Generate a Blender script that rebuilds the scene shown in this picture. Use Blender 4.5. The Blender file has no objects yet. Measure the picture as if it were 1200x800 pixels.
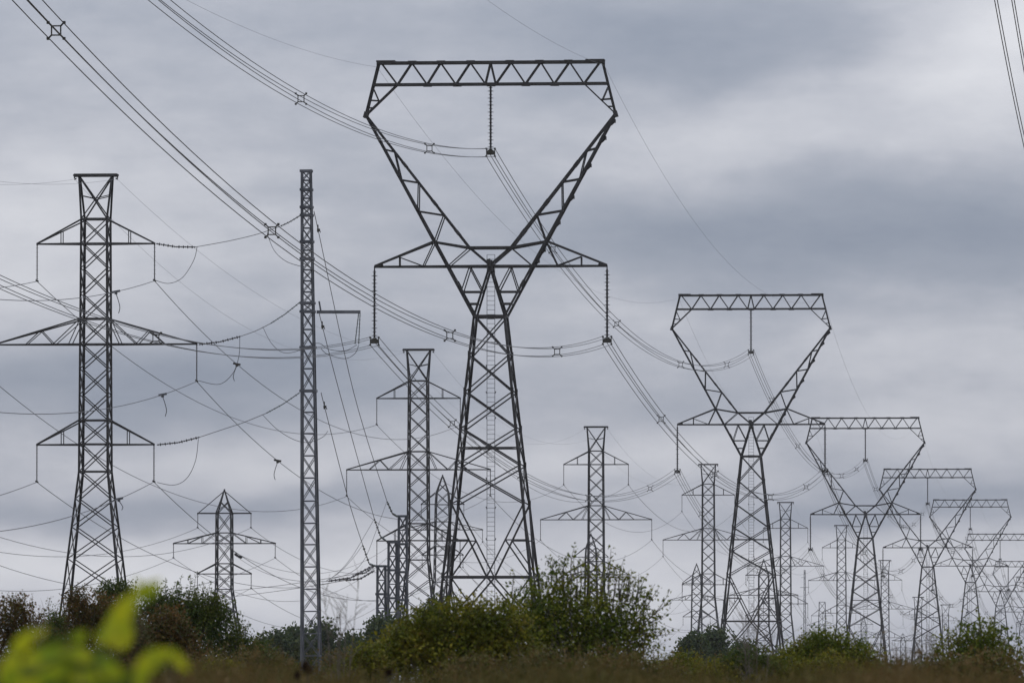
import bpy, math, random
from mathutils import Vector, Matrix, Quaternion

# ------------------------------------------------------------------ camera, sky, sun, exposure
C = bpy.context.scene
col = C.collection
F = 9150.0                    # focal length in photo pixels (photo is 1200 x 800)
HOR = 775.0                   # photo row of the true horizon
EYE = 1.7
TH = math.atan((HOR - 400.0) / F)
cam_d = bpy.data.cameras.new('camera')
cam = bpy.data.objects.new('camera', cam_d)
col.objects.link(cam)
cam_d.sensor_width = 36.0
cam_d.lens = 36.0 * F / 1200.0
cam_d.clip_start = 0.5
cam_d.clip_end = 30000
cam.location = (0, 0, EYE)
cam.rotation_euler = (math.pi / 2 + TH, 0, 0)
cam_d.dof.use_dof = True
cam_d.dof.focus_distance = 640
cam_d.dof.aperture_fstop = 12.0
C.camera = cam

SUN_EL, SUN_AZ = math.radians(48), math.radians(-35)      # azimuth from +Y towards +X
sun_d = bpy.data.lights.new('sun', 'SUN')
sun_d.energy = 0.6
sun_d.angle = math.radians(30)
sun_d.color = (1.0, 0.96, 0.9)
sun = bpy.data.objects.new('sun', sun_d)
col.objects.link(sun)
sd = Vector((math.sin(SUN_AZ) * math.cos(SUN_EL), math.cos(SUN_AZ) * math.cos(SUN_EL), math.sin(SUN_EL)))
sun.rotation_euler = (-sd).to_track_quat('-Z', 'Y').to_euler()

C.view_settings.view_transform = 'Standard'
C.view_settings.look = 'None'
C.view_settings.exposure = 0.0
C.view_settings.gamma = 1.0
C.view_settings.use_curve_mapping = False
C.render.engine = 'CYCLES'
C.cycles.volume_bounces = 1

def lin(r, g, b):
    f = lambda c: c / 12.92 if c <= 0.04045 else ((c + 0.055) / 1.055) ** 2.4
    return (f(r / 255), f(g / 255), f(b / 255), 1)

W = bpy.data.worlds.new('World')
C.world = W
W.use_nodes = True
nt = W.node_tree
nt.nodes.clear()
def N(tree, t, **kw):
    n = tree.nodes.new(t)
    for k, v in kw.items():
        setattr(n, k, v)
    return n
def M2(tree, op, a, b=None, c=None):
    n = tree.nodes.new('ShaderNodeMath')
    n.operation = op
    for i, v in enumerate((a, b, c)):
        if v is None: continue
        if isinstance(v, (int, float)): n.inputs[i].default_value = v
        else: tree.links.new(v, n.inputs[i])
    return n.outputs[0]
def build_sky():
    L = nt.links
    out = N(nt, 'ShaderNodeOutputWorld')
    bg = N(nt, 'ShaderNodeBackground')
    bg.inputs['Strength'].default_value = 0.1
    L.new(bg.outputs[0], out.inputs[0])
    sky = N(nt, 'ShaderNodeTexSky', sky_type='NISHITA', sun_disc=False)
    sky.sun_elevation = SUN_EL
    sky.sun_rotation = SUN_AZ
    tc = N(nt, 'ShaderNodeTexCoord')
    sep = N(nt, 'ShaderNodeSeparateXYZ')
    L.new(tc.outputs['Generated'], sep.inputs[0])
    az = M2(nt, 'ARCTAN2', sep.outputs[0], sep.outputs[1])
    el = M2(nt, 'ARCSINE', sep.outputs[2])
    # sky coordinates: hundredths of a small angle, u to the right, v downwards from 4.85 degrees elevation
    u = M2(nt, 'MULTIPLY_ADD', az, F / 100, 6.0)
    v = M2(nt, 'MULTIPLY_ADD', el, -F / 100, HOR / 100)
    def noise(su, sv, off, det=3.0, rough=0.5):
        cx = N(nt, 'ShaderNodeCombineXYZ')
        L.new(M2(nt, 'MULTIPLY', u, su), cx.inputs[0])
        L.new(M2(nt, 'MULTIPLY', v, sv), cx.inputs[1])
        cx.inputs[2].default_value = off
        nz = N(nt, 'ShaderNodeTexNoise')
        nz.inputs['Scale'].default_value = 1.0
        nz.inputs['Detail'].default_value = det
        nz.inputs['Roughness'].default_value = rough
        L.new(cx.outputs[0], nz.inputs['Vector'])
        return nz.outputs[0]
    w1 = noise(0.35, 0.6, 3.1, 2.0)
    w2 = noise(0.4, 0.8, 9.7, 3.0)
    uw = M2(nt, 'ADD', u, M2(nt, 'MULTIPLY_ADD', w1, 2.4, -1.2))
    vw = M2(nt, 'ADD', v, M2(nt, 'MULTIPLY_ADD', w2, 1.0, -0.5))
    acc = None
    # cloud masses: (u, v, half-width, half-height, brightness)
    for (cx, cy, sx, sy, am) in CLOUDS:
        a = M2(nt, 'DIVIDE', M2(nt, 'SUBTRACT', uw, cx), sx)
        b = M2(nt, 'DIVIDE', M2(nt, 'SUBTRACT', vw, cy), sy)
        e = M2(nt, 'EXPONENT', M2(nt, 'MULTIPLY', M2(nt, 'ADD', M2(nt, 'MULTIPLY', a, a), M2(nt, 'MULTIPLY', b, b)), -1.0))
        e = M2(nt, 'MULTIPLY', e, am)
        acc = e if acc is None else M2(nt, 'ADD', acc, e)
    n1 = noise(0.28, 0.75, 0.0, 5.0, 0.52)
    n2 = noise(0.9, 1.9, 5.0, 4.0, 0.55)
    acc = M2(nt, 'ADD', acc, M2(nt, 'MULTIPLY_ADD', n1, 0.42, -0.21))
    acc = M2(nt, 'ADD', acc, M2(nt, 'MULTIPLY_ADD', n2, 0.16, -0.08))
    n3 = noise(0.6, 2.1, 14.0, 5.0, 0.58)
    n4 = noise(2.0, 3.4, 21.0, 5.0, 0.62)
    acc = M2(nt, 'ADD', acc, M2(nt, 'MULTIPLY_ADD', n3, 0.24, -0.12))
    acc = M2(nt, 'ADD', acc, M2(nt, 'MULTIPLY_ADD', n4, 0.12, -0.06))
    acc = M2(nt, 'ADD', acc, 0.49)
    ramp = N(nt, 'ShaderNodeValToRGB')
    L.new(acc, ramp.inputs[0])
    r = ramp.color_ramp
    r.interpolation = 'B_SPLINE'
    r.elements[0].position = 0.05
    r.elements[0].color = lin(132, 142, 161)
    r.elements[1].position = 1.0
    r.elements[1].color = lin(234, 235, 240)
    e = r.elements.new(0.35); e.color = lin(158, 165, 180)
    e = r.elements.new(0.6); e.color = lin(188, 191, 202)
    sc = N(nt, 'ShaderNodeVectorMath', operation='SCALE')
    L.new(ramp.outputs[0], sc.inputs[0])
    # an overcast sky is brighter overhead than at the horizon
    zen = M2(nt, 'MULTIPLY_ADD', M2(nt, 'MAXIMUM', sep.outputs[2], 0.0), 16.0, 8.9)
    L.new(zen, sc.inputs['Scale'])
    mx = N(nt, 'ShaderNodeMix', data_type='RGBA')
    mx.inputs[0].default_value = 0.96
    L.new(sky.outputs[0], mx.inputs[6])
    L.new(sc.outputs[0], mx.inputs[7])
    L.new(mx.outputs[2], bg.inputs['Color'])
CLOUDS = [
    (0.2, 3.0, 1.9, 1.1, 0.26),      # bright at left
    (2.4, 2.2, 2.0, 1.0, 0.08),
    (11.9, 0.3, 1.0, 1.0, 0.44),     # bright top right
    (10.9, 1.3, 1.2, 0.6, 0.14),
    (8.4, 0.6, 2.4, 0.6, -0.20),    # grey shelf at the top
    (6.2, 0.1, 2.2, 0.5, -0.12),
    (8.6, 1.6, 1.9, 0.45, 0.16),
    (5.0, 1.3, 1.2, 0.8, 0.06),
    (10.0, 2.9, 3.4, 0.7, -0.28),    # dark band right of centre
    (7.4, 2.7, 1.6, 0.45, -0.14),
    (11.4, 2.6, 1.4, 0.5, -0.12),
    (10.2, 4.0, 2.8, 0.5, 0.14),
    (7.2, 3.6, 1.2, 0.4, 0.10),
    (1.4, 4.5, 3.4, 0.40, -0.34),   # blue band low left
    (4.4, 4.3, 1.6, 0.45, -0.12),
    (2.6, 5.45, 2.2, 0.30, 0.22),
    (2.2, 6.0, 3.2, 0.24, -0.24),
    (1.2, 6.7, 3.6, 0.5, 0.34),      # pale near the horizon
    (7.6, 5.5, 1.6, 0.45, 0.26),
    (10.6, 5.95, 2.8, 0.28, -0.30),
    (8.0, 6.9, 8.0, 0.6, 0.34),
    (11.2, 4.9, 1.8, 0.45, 0.16),
]
build_sky()

# ------------------------------------------------------------------ helpers
UP = Vector((0, 0, 1))
_r, _u, _f = Vector((1, 0, 0)), Vector((0, -math.sin(TH), math.cos(TH))), Vector((0, math.cos(TH), math.sin(TH)))
def at(px, py, d):
    """world point that lies d metres ahead (Y = d) in the direction of a photo pixel"""
    ray = _r * ((px - 600) / F) + _u * ((400 - py) / F) + _f
    return Vector((0, 0, EYE)) + ray * (d / ray.y)
PROFILE = [(-200, 0), (0, 0), (640, 0), (980, -2.0), (1300, -4.5), (1900, -6.0), (2250, -10.0), (2600, -15.0), (3200, -18.0), (12000, -22.0)]
def ground_z(y):
    for (a, za), (b, zb) in zip(PROFILE, PROFILE[1:]):
        if y <= b:
            t = (y - a) / (b - a)
            return za + (zb - za) * t
    return PROFILE[-1][1]

class MB:
    def __init__(self): self.v, self.f = [], []
    def add(self, vs, fs):
        o = len(self.v)
        self.v += [tuple(p) for p in vs]
        self.f += [tuple(i + o for i in q) for q in fs]
    def bar(self, a, b, w, h=None, angle=False, ref=None):
        """straight member of square (or L angle) section"""
        a, b = Vector(a), Vector(b)
        ax = b - a
        if ax.length < 1e-6: return
        ax.normalize()
        rf = Vector(ref) if ref is not None else (UP if abs(ax.z) < 0.9 else Vector((1, 0, 0)))
        s = ax.cross(rf)
        if s.length < 1e-4: s = ax.cross(Vector((0, 1, 0)))
        s.normalize()
        t = s.cross(ax).normalized()
        h = w if h is None else h
        if angle:
            k = 0.22
            sec = [(-.5, -.5), (.5, -.5), (.5, -.5 + k), (-.5 + k, -.5 + k), (-.5 + k, .5), (-.5, .5)]
        else:
            sec = [(-.5, -.5), (.5, -.5), (.5, .5), (-.5, .5)]
        n = len(sec)
        vs = [p + s * (x * w) + t * (y * h) for p in (a, b) for x, y in sec]
        fs = [(i, (i + 1) % n, n + (i + 1) % n, n + i) for i in range(n)]
        fs += [tuple(range(n - 1, -1, -1)), tuple(range(n, 2 * n))]
        self.add(vs, fs)
    def tube(self, pts, rad, n=5):
        pts = [Vector(p) for p in pts]
        m = len(pts)
        rads = rad if isinstance(rad, (list, tuple)) else [rad] * m
        vs = []
        for i, p in enumerate(pts):
            ax = (pts[min(i + 1, m - 1)] - pts[max(i - 1, 0)]).normalized()
            rf = UP if abs(ax.z) < 0.95 else Vector((1, 0, 0))
            s = ax.cross(rf).normalized()
            t = s.cross(ax)
            for k in range(n):
                c = 2 * math.pi * k / n
                vs.append(p + (s * math.cos(c) + t * math.sin(c)) * rads[i])
        fs = [(i * n + k, i * n + (k + 1) % n, (i + 1) * n + (k + 1) % n, (i + 1) * n + k) for i in range(m - 1) for k in range(n)]
        fs += [tuple(range(n - 1, -1, -1)), tuple(range((m - 1) * n, m * n))]
        self.add(vs, fs)
    def discs(self, a, b, r, count, n=8, core=0.32):
        """a cap-and-pin insulator string between a and b, slightly uneven discs"""
        a, b = Vector(a), Vector(b)
        ax = (b - a); ln = ax.length; ax.normalize()
        rf = UP if abs(ax.z) < 0.9 else Vector((1, 0, 0))
        s = ax.cross(rf).normalized(); t = s.cross(ax)
        self.tube([a, b], r * core, 6)
        st = ln / count
        for i in range(count):
            p = a + ax * (st * (i + 0.5))
            rr = r * (1.0 if i % 2 else 0.66)
            vs = [p - ax * (st * 0.3)]
            for k in range(n):
                c = 2 * math.pi * k / n
                vs.append(p + (s * math.cos(c) + t * math.sin(c)) * rr)
            vs.append(p + ax * (st * 0.16))
            fs = [(0, 1 + k, 1 + (k + 1) % n) for k in range(n)] + [(n + 1, 1 + (k + 1) % n, 1 + k) for k in range(n)]
            self.add(vs, fs)
    def box(self, c, dx, dy, dz):
        x, y, z = c
        vs = [(x + i * dx / 2, y + j * dy / 2, z + k * dz / 2) for i in (-1, 1) for j in (-1, 1) for k in (-1, 1)]
        self.add(vs, [(0, 1, 3, 2), (4, 6, 7, 5), (0, 4, 5, 1), (2, 3, 7, 6), (0, 2, 6, 4), (1, 5, 7, 3)])
    def build(self, name, mat, parent=None, loc=None):
        me = bpy.data.meshes.new(name)
        vs = self.v
        if loc is not None: vs = [tuple(Vector(p) - loc) for p in vs]
        me.from_pydata(vs, [], self.f)
        me.update()
        me.materials.append(mat)
        o = bpy.data.objects.new(name, me)
        col.objects.link(o)
        if parent is not None: o.parent = parent
        if loc is not None: o.location = loc
        return o

def tag(o, label, cat, group=None):
    o['label'] = label
    o['category'] = cat
    if group: o['group'] = group
    return o
def empty(name, loc, rz=0.0):
    o = bpy.data.objects.new(name, None)
    o.empty_display_size = 0.5
    col.objects.link(o)
    o.location = loc
    o.rotation_euler = (0, 0, rz)
    return o
def copy_tree(o, parent=None):
    c = o.copy()
    col.objects.link(c)
    if parent is not None: c.parent = parent
    for ch in list(o.children): copy_tree(ch, c)
    return c

# ------------------------------------------------------------------ materials
def mat_new(name):
    m = bpy.data.materials.new(name)
    m.use_nodes = True
    t = m.node_tree
    return m, t, t.nodes['Principled BSDF'], t.nodes['Material Output']
def metal(name, c1, c2, rough=0.6, metallic=0.25, scale=0.6):
    m, t, b, o = mat_new(name)
    tc = N(t, 'ShaderNodeTexCoord')
    nz = N(t, 'ShaderNodeTexNoise')
    nz.inputs['Scale'].default_value = scale
    nz.inputs['Detail'].default_value = 5
    t.links.new(tc.outputs['Object'], nz.inputs['Vector'])
    r = N(t, 'ShaderNodeValToRGB')
    r.color_ramp.elements[0].position = 0.35
    r.color_ramp.elements[1].position = 0.68
    r.color_ramp.elements[0].color = (*c1, 1)
    r.color_ramp.elements[1].color = (*c2, 1)
    t.links.new(nz.outputs[0], r.inputs[0])
    t.links.new(r.outputs[0], b.inputs['Base Color'])
    b.inputs['Roughness'].default_value = rough
    b.inputs['Metallic'].default_value = metallic
    return m
STEEL = metal('weathered_steel', (0.016, 0.013, 0.011), (0.036, 0.034, 0.032))
BRACE = metal('bracing_steel', (0.022, 0.018, 0.015), (0.062, 0.060, 0.060), 0.6, 0.25, 0.45)
GREYSTEEL = metal('grey_steel', (0.04, 0.041, 0.044), (0.075, 0.075, 0.08))
GALV = metal('galvanised_steel', (0.055, 0.06, 0.068), (0.13, 0.135, 0.148), 0.5, 0.3, 0.9)
LADDER = metal('ladder_steel', (0.16, 0.16, 0.17), (0.26, 0.26, 0.27))
WIRE = metal('aluminium_wire', (0.07, 0.07, 0.075), (0.11, 0.11, 0.115), 0.5, 0.4)
GWIRE = metal('ground_wire_steel', (0.16, 0.16, 0.17), (0.24, 0.24, 0.25), 0.5, 0.4)
INSUL = metal('brown_porcelain', (0.022, 0.020, 0.020), (0.035, 0.030, 0.030), 0.3, 0.0)
GLASS_INS = metal('green_grey_insulator', (0.05, 0.07, 0.06), (0.09, 0.11, 0.10), 0.25, 0.0)
HARDWARE = metal('dark_fitting', (0.02, 0.018, 0.012), (0.05, 0.045, 0.03), 0.5, 0.3)

def leafmat(name, cols, trans=0.25, rough=0.55, patch=(0.56, 0.72, 0.8), pscale=2.6):
    m, t, b, o = mat_new(name)
    g = N(t, 'ShaderNodeNewGeometry')
    r = N(t, 'ShaderNodeValToRGB')
    e = r.color_ramp.elements
    e[0].color = (*cols[0], 1)
    e[1].color = (*cols[-1], 1)
    for i, c in enumerate(cols[1:-1]):
        q = e.new((i + 1) / (len(cols) - 1)); q.color = (*c, 1)
    t.links.new(g.outputs['Random Per Island'], r.inputs[0])
    # noise patches multiply the leaf colour to a darker, greener tone
    tc = N(t, 'ShaderNodeTexCoord'); nz = N(t, 'ShaderNodeTexNoise')
    nz.inputs['Scale'].default_value = pscale; nz.inputs['Detail'].default_value = 3
    t.links.new(tc.outputs['Object'], nz.inputs['Vector'])
    pr = N(t, 'ShaderNodeMapRange'); pr.inputs[1].default_value = .40; pr.inputs[2].default_value = .62
    t.links.new(nz.outputs[0], pr.inputs[0])
    pm_ = N(t, 'ShaderNodeMix', data_type='RGBA', blend_type='MULTIPLY')
    pm_.inputs[7].default_value = (patch[0], patch[1], patch[2], 1)
    t.links.new(pr.outputs[0], pm_.inputs[0]); t.links.new(r.outputs[0], pm_.inputs[6])
    cout = pm_.outputs[2]
    t.links.new(cout, b.inputs['Base Color'])
    b.inputs['Roughness'].default_value = rough
    b.inputs['Specular IOR Level'].default_value = 0.15
    tr = N(t, 'ShaderNodeBsdfTranslucent')
    t.links.new(cout, tr.inputs[0])
    mx = N(t, 'ShaderNodeMixShader')
    mx.inputs[0].default_value = trans
    t.links.new(b.outputs[0], mx.inputs[1])
    t.links.new(tr.outputs[0], mx.inputs[2])
    t.links.new(mx.outputs[0], o.inputs[0])
    return m
L_DARK = leafmat('dark_green_leaf', [(0.041, 0.061, 0.011), (0.072, 0.097, 0.015), (0.103, 0.130, 0.019), (0.103, 0.088, 0.019)])
L_GREEN = leafmat('mid_green_leaf', [(0.076, 0.091, 0.010), (0.124, 0.146, 0.012), (0.200, 0.204, 0.017), (0.131, 0.108, 0.017)])
L_YELLOW = leafmat('yellow_green_leaf', [(0.091, 0.097, 0.010), (0.145, 0.144, 0.011), (0.241, 0.210, 0.014), (0.131, 0.091, 0.017)])
L_RED = leafmat('red_brown_leaf', [(0.110, 0.058, 0.017), (0.159, 0.077, 0.021), (0.117, 0.086, 0.019), (0.069, 0.072, 0.014)])
L_BROWN = leafmat('dry_brown_leaf', [(0.117, 0.077, 0.025), (0.172, 0.108, 0.036), (0.117, 0.099, 0.025), (0.086, 0.097, 0.014)])
L_FAR = leafmat('far_green_leaf', [(0.041, 0.063, 0.019), (0.069, 0.091, 0.025), (0.091, 0.103, 0.030)])
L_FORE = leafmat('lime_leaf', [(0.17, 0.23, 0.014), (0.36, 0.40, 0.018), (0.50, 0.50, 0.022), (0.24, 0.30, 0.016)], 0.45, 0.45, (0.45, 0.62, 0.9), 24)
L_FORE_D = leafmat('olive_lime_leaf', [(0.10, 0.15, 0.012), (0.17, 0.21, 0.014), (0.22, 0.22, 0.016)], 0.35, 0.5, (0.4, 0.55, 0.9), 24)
STEM = metal('grey_brown_stem', (0.05, 0.04, 0.03), (0.09, 0.075, 0.055), 0.9, 0.0, 8)
TWIG = metal('pale_dry_twig', (0.09, 0.075, 0.06), (0.15, 0.125, 0.095), 0.9, 0.0, 8)

# ------------------------------------------------------------------ ground and haze
def make_ground():
    ys = [-200, -100, 0, 40, 90, 160, 260, 380, 500, 640, 760, 870, 980, 1140, 1300, 1600, 1900, 2250, 2600, 3200, 4500, 6500, 9000]
    xs = [-1800, -1100, -600, -300, -150, -70, 0, 70, 150, 300, 600, 1100, 1800, 2600]
    rnd = random.Random(4)
    vs, fs = [], []
    for y in ys:
        for x in xs:
            vs.append((x, y, ground_z(y) + (rnd.uniform(-0.12, 0.12) if y > 60 else 0)))
    n = len(xs)
    for j in range(len(ys) - 1):
        for i in range(n - 1):
            fs.append((j * n + i, j * n + i + 1, (j + 1) * n + i + 1, (j + 1) * n + i))
    m, t, b, o = mat_new('meadow_ground')
    tc = N(t, 'ShaderNodeTexCoord')
    nz = N(t, 'ShaderNodeTexNoise'); nz.inputs['Scale'].default_value = 0.15; nz.inputs['Detail'].default_value = 9
    t.links.new(tc.outputs['Object'], nz.inputs['Vector'])
    r = N(t, 'ShaderNodeValToRGB')
    r.color_ramp.elements[0].position = 0.35; r.color_ramp.elements[0].color = (0.045, 0.04, 0.016, 1)
    r.color_ramp.elements[1].position = 0.65; r.color_ramp.elements[1].color = (0.10, 0.07, 0.035, 1)
    t.links.new(nz.outputs[0], r.inputs[0]); t.links.new(r.outputs[0], b.inputs['Base Color'])
    b.inputs['Roughness'].default_value = 0.95
    g = MB(); g.add(vs, fs)
    go = g.build('ground', m)
    go['kind'] = 'structure'
make_ground()

HAZE_DENSITY = 0.00004
def make_haze():
    hz = MB(); hz.box((400, 4395, 22), 4500, 9250, 96)
    m = bpy.data.materials.new('haze_air'); m.use_nodes = True
    t = m.node_tree; t.nodes.clear()
    out = N(t, 'ShaderNodeOutputMaterial'); pv = N(t, 'ShaderNodeVolumePrincipled')
    pv.inputs['Color'].default_value = (0.90, 0.93, 1.0, 1)
    pv.inputs['Density'].default_value = HAZE_DENSITY
    t.links.new(pv.outputs[0], out.inputs['Volume'])
    h = hz.build('haze', m)
    h['kind'] = 'stuff'
make_haze()

# ------------------------------------------------------------------ delta pylons
LINE_AZ = math.atan((1405 - 600) / F)
RZ = -LINE_AZ
DIR = Vector((math.sin(LINE_AZ), math.cos(LINE_AZ), 0))
RIGHT = Vector((math.cos(LINE_AZ), -math.sin(LINE_AZ), 0))
KA = 620 / F
A_BASE = 801.0
def zA(y): return (A_BASE - y) * KA
def lerp_tab(tab, y):
    if y <= tab[0][0]: return tab[0][1]
    for (a, va), (b, vb) in zip(tab, tab[1:]):
        if y <= b: return va + (vb - va) * (y - a) / (b - a)
    (a, va), (b, vb) = tab[-2], tab[-1]
    return vb + (vb - va) * (y - b) / (b - a)

def make_delta():
    root = empty('delta_pylon', (0, 0, 0))
    half = lambda y: (18 + 0.109 * (y - 372)) * KA
    hd = lambda y: lerp_tab([(72, .42), (134, .40), (313, .9), (372, 1.2)], y) if y < 372 else half(y)
    def P(x, y, s): return (x * KA, s * hd(y), zA(y))
    LEG, BR = 0.19, 0.105
    def corner(y, sx, sy): return (sx * half(y), sy * half(y), zA(y))
    for sx in (-1, 1):
        for sy in (-1, 1):
            m = MB()
            m.bar(corner(372, sx, sy), corner(860, sx, sy), LEG, angle=True, ref=(-sx, -sy * .2, 0))
            for y in (418, 461, 504, 547, 592, 677, 735):            # splice and gusset plates
                p = Vector(corner(y, sx, sy))
                m.bar(p - Vector((0, 0, .35)), p + Vector((0, 0, .35)), LEG * 1.25, LEG * 1.2)
            m.build('leg', STEEL, root)
    m = MB()
    def face_pts(k):                                                  # k: 0,1 front/back; 2,3 sides
        if k < 2:
            s = (-1, 1)[k]
            return lambda fx, y: (fx * half(y), s * half(y), zA(y))
        s = (-1, 1)[k - 2]
        return lambda fx, y: (s * half(y), fx * half(y), zA(y))
    lev = [372, 418, 461, 504, 547, 592]
    for k in range(4):
        q = face_pts(k)
        for a, b in zip(lev, lev[1:]):
            m.bar(q(-1, a), q(1, b), BR, angle=True)
            m.bar(q(1, a), q(-1, b), BR, angle=True)
        m.bar(q(-1, 372), q(1, 372), 0.22)
        m.bar(q(-1, 526), q(1, 526), 0.10)
        for s in (-1, 1):
            m.bar(q(s, 592), q(0, 677), BR * 1.2, angle=True)
            m.bar(q(s, 634), q(s * 0.46, 634), 0.10)
            m.bar(q(s * 0.46, 634), q(s, 677), BR, angle=True)
            m.bar(q(0, 677), q(s, 745), BR * 1.2, angle=True)
            m.bar(q(s * 0.5, 711), q(s, 677), BR, angle=True)
        m.bar(q(-1, 677), q(1, 677), 0.17)
        m.bar(q(-1, 733), q(1, 733), 0.15)
        for s in (-1, 1):
            m.bar(q(s, 745), q(0, 820), BR, angle=True)
    for y in (526, 677):
        m.bar(corner(y, -1, -1), corner(y, 1, 1), 0.09)
        m.bar(corner(y, -1, 1), corner(y, 1, -1), 0.09)
    m.build('body_bracing', BRACE, root)
    # narrow inverted V and its lattice between the waist and the crossarm
    m = MB()
    for s in (-1, 1):
        for sx in (-1, 1):
            m.bar(P(0, 313, s), P(sx * 18, 372, s), 0.165, angle=True)
            for y, in ((343,), (357,)):
                t = (y - 313) / 59
                xi = 18 * t
                xo = lerp_tab([(134.5, 147), (371, 18)], y)
                m.bar(P(sx * xi, y, s), P(sx * xo, y, s), 0.1)
            m.bar(P(sx * 24, 314, s), P(sx * 9, 343, s), 0.09)
            m.bar(P(sx * 24, 314, s), P(sx * lerp_tab([(134.5, 147), (371, 18)], 343), 343, s), 0.09)
        m.bar(P(-1.5, 305, s), P(1.5, 320, s), 0.3)
    for sx in (-1, 1):
        m.bar(P(sx * 18, 372, -1), P(sx * 18, 372, 1), 0.2)
    m.bar(P(0, 313, -1), P(0, 313, 1), 0.2)
    m.build('waist_frame', STEEL, root)
    for sx in (-1, 1):
        m = MB()
        outer = lambda y: lerp_tab([(134.5, 147), (371, 18)], y)
        inner = lambda y: lerp_tab([(134.5, 147), (290.7, 25), (311, 0)], y)
        for s in (-1, 1):
            m.bar(P(sx * 147, 134.5, s), P(sx * 18, 372, s), 0.175, angle=True)
            m.bar(P(sx * 147, 134.5, s), P(sx * 25, 290.7, s), 0.16, angle=True)
            m.bar(P(sx * 25, 290.7, s), P(0, 312, s), 0.16, angle=True)
            rung = [(175, 178), (211, 214.5), (248, 253), (284, 290.7)]
            for (yo, yi) in rung:
                m.bar(P(sx * outer(yo), yo, s), P(sx * inner(yi), yi, s), 0.10)
            for (a, b) in zip(rung, rung[1:]):
                m.bar(P(sx * inner(a[1]), a[1], s), P(sx * outer(b[0]), b[0], s), 0.09, angle=True)
            for y in (160, 200, 240, 330):
                p, q = Vector(P(sx * outer(y), y, s)), Vector(P(sx * outer(y + 7), y + 7, s))
                m.bar(p, q, 0.23, 0.21)
            for y in (190, 235, 270):
                p, q = Vector(P(sx * inner(y), y, s)), Vector(P(sx * inner(y + 6), y + 6, s))
                m.bar(p, q, 0.21, 0.2)
        ks = [134.5, 175, 211, 248, 284, 330]
        for i, y in enumerate(ks):
            m.bar(P(sx * outer(y), y, -1), P(sx * outer(y), y, 1), 0.09)
            if i:
                m.bar(P(sx * outer(ks[i - 1]), ks[i - 1], -1), P(sx * outer(y), y, 1), 0.07)
        for a in (178, 214.5, 253, 290.7):
            m.bar(P(sx * inner(a), a, -1), P(sx * inner(a), a, 1), 0.09)
        fk = m.build('fork_arm', STEEL, root)
        if sx > 0:
            for y in (143, 163, 195, 232, 262, 294, 307):
                m = MB()
                x = outer(y) + 1.6
                m.box((x * KA + .08, 0, zA(y)), 0.26, 0.8, 0.27)
                m.bar((x * KA + .2, -.3, zA(y)), (x * KA - .15, -.3, zA(y + 5)), .07)
                m.bar((x * KA + .2, .3, zA(y)), (x * KA - .15, .3, zA(y + 5)), .07)
                m.build('step_bracket', STEEL, fk)
    m = MB()
    bot = [-110, -75, -41, -6, 6, 41, 75, 110]
    top = [-129, -93, -59, -24, 0, 24, 59, 93, 129]
    for s in (-1, 1):
        m.bar(P(-134, 73.5, s), P(134, 73.5, s), 0.19, 0.22)
        m.bar(P(-139, 99, s), P(139, 99, s), 0.18, 0.2)
        seq = []
        for i in range(8):
            seq += [(top[i], 73.5), (bot[i], 99)]
        seq.append((top[8], 73.5))
        for a, b in zip(seq, seq[1:]):
            m.bar(P(a[0], a[1], s), P(b[0], b[1], s), 0.11, angle=True)
        for sx in (-1, 1):
            m.bar(P(sx * 132, 74, s), P(sx * 147, 134.5, s), 0.165, angle=True)
            m.bar(P(sx * 110, 99, s), P(sx * 147, 134.5, s), 0.11, angle=True)
            m.bar(P(sx * 142.5, 117, s), P(sx * 129.5, 118, s), 0.08)
            m.bar(P(sx * 138, 104, s), P(sx * 131, 120, s), 0.07)
            m.bar(P(sx * 145, 126, s), P(sx * 137.5, 126, s), 0.07)
            m.bar(P(sx * 134.5, 71.5, s), P(sx * 112, 71.5, s), 0.16, 0.12)
            m.bar(P(sx * 146, 131, s), P(sx * 148, 138, s), 0.36, 0.3)
        for x in (-92, -58, -23, 23, 58, 92):
            m.bar(P(x - 5, 73.2, s), P(x + 5, 73.2, s), 0.23, 0.26)
        for x in (-75, -40, 0, 41, 75):
            m.bar(P(x - 5, 99.3, s), P(x + 5, 99.3, s), 0.22, 0.25)
    for i, x in enumerate(top):
        m.bar(P(x, 73.5, -1), P(x, 73.5, 1), 0.1)
        if i: m.bar(P(top[i - 1], 73.5, -1), P(x, 73.5, 1), 0.07)
    for i, x in enumerate(bot):
        m.bar(P(x, 99, -1), P(x, 99, 1), 0.1)
        if i: m.bar(P(bot[i - 1], 99, 1), P(x, 99, -1), 0.07)
    for sx in (-1, 1):
        m.bar(P(sx * 134, 72, 0), P(sx * 134, 78.5, 0), 0.1)
    m.build('bridge_truss', STEEL, root)
    for sx in (-1, 1):
        m = MB()
        def A(x, y, s):
            t = min(1, max(0, (abs(x) - 25) / 112))
            return (x * KA, s * (1.05 * (1 - t) + 0.09 * t), zA(y))
        for s in (-1, 1):
            m.bar(A(sx * 137, 313, s), A(0, 313, s), 0.15, 0.17)
            m.bar(A(sx * 137, 312, s), A(sx * 67, 284, s), 0.16, angle=True)
            m.bar(A(sx * 67, 284, s), A(sx * 25, 291.3, s), 0.16, angle=True)
            m.bar(A(sx * 25, 291.3, s), A(0, 291.3, s), 0.17)
            m.bar(A(sx * 107, 312, s), A(sx * 107, 302, s), 0.09)
            m.bar(A(sx * 107, 302, s), A(sx * 79, 312.5, s), 0.08)
            m.bar(A(sx * 79, 312.5, s), A(sx * 66, 285, s), 0.09, angle=True)
            m.bar(A(sx * 49, 312.5, s), A(sx * 25, 292, s), 0.09, angle=True)
            m.bar(A(sx * 136, 312.6, s), A(sx * 127, 310.6, s), 0.24, 0.2)
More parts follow.
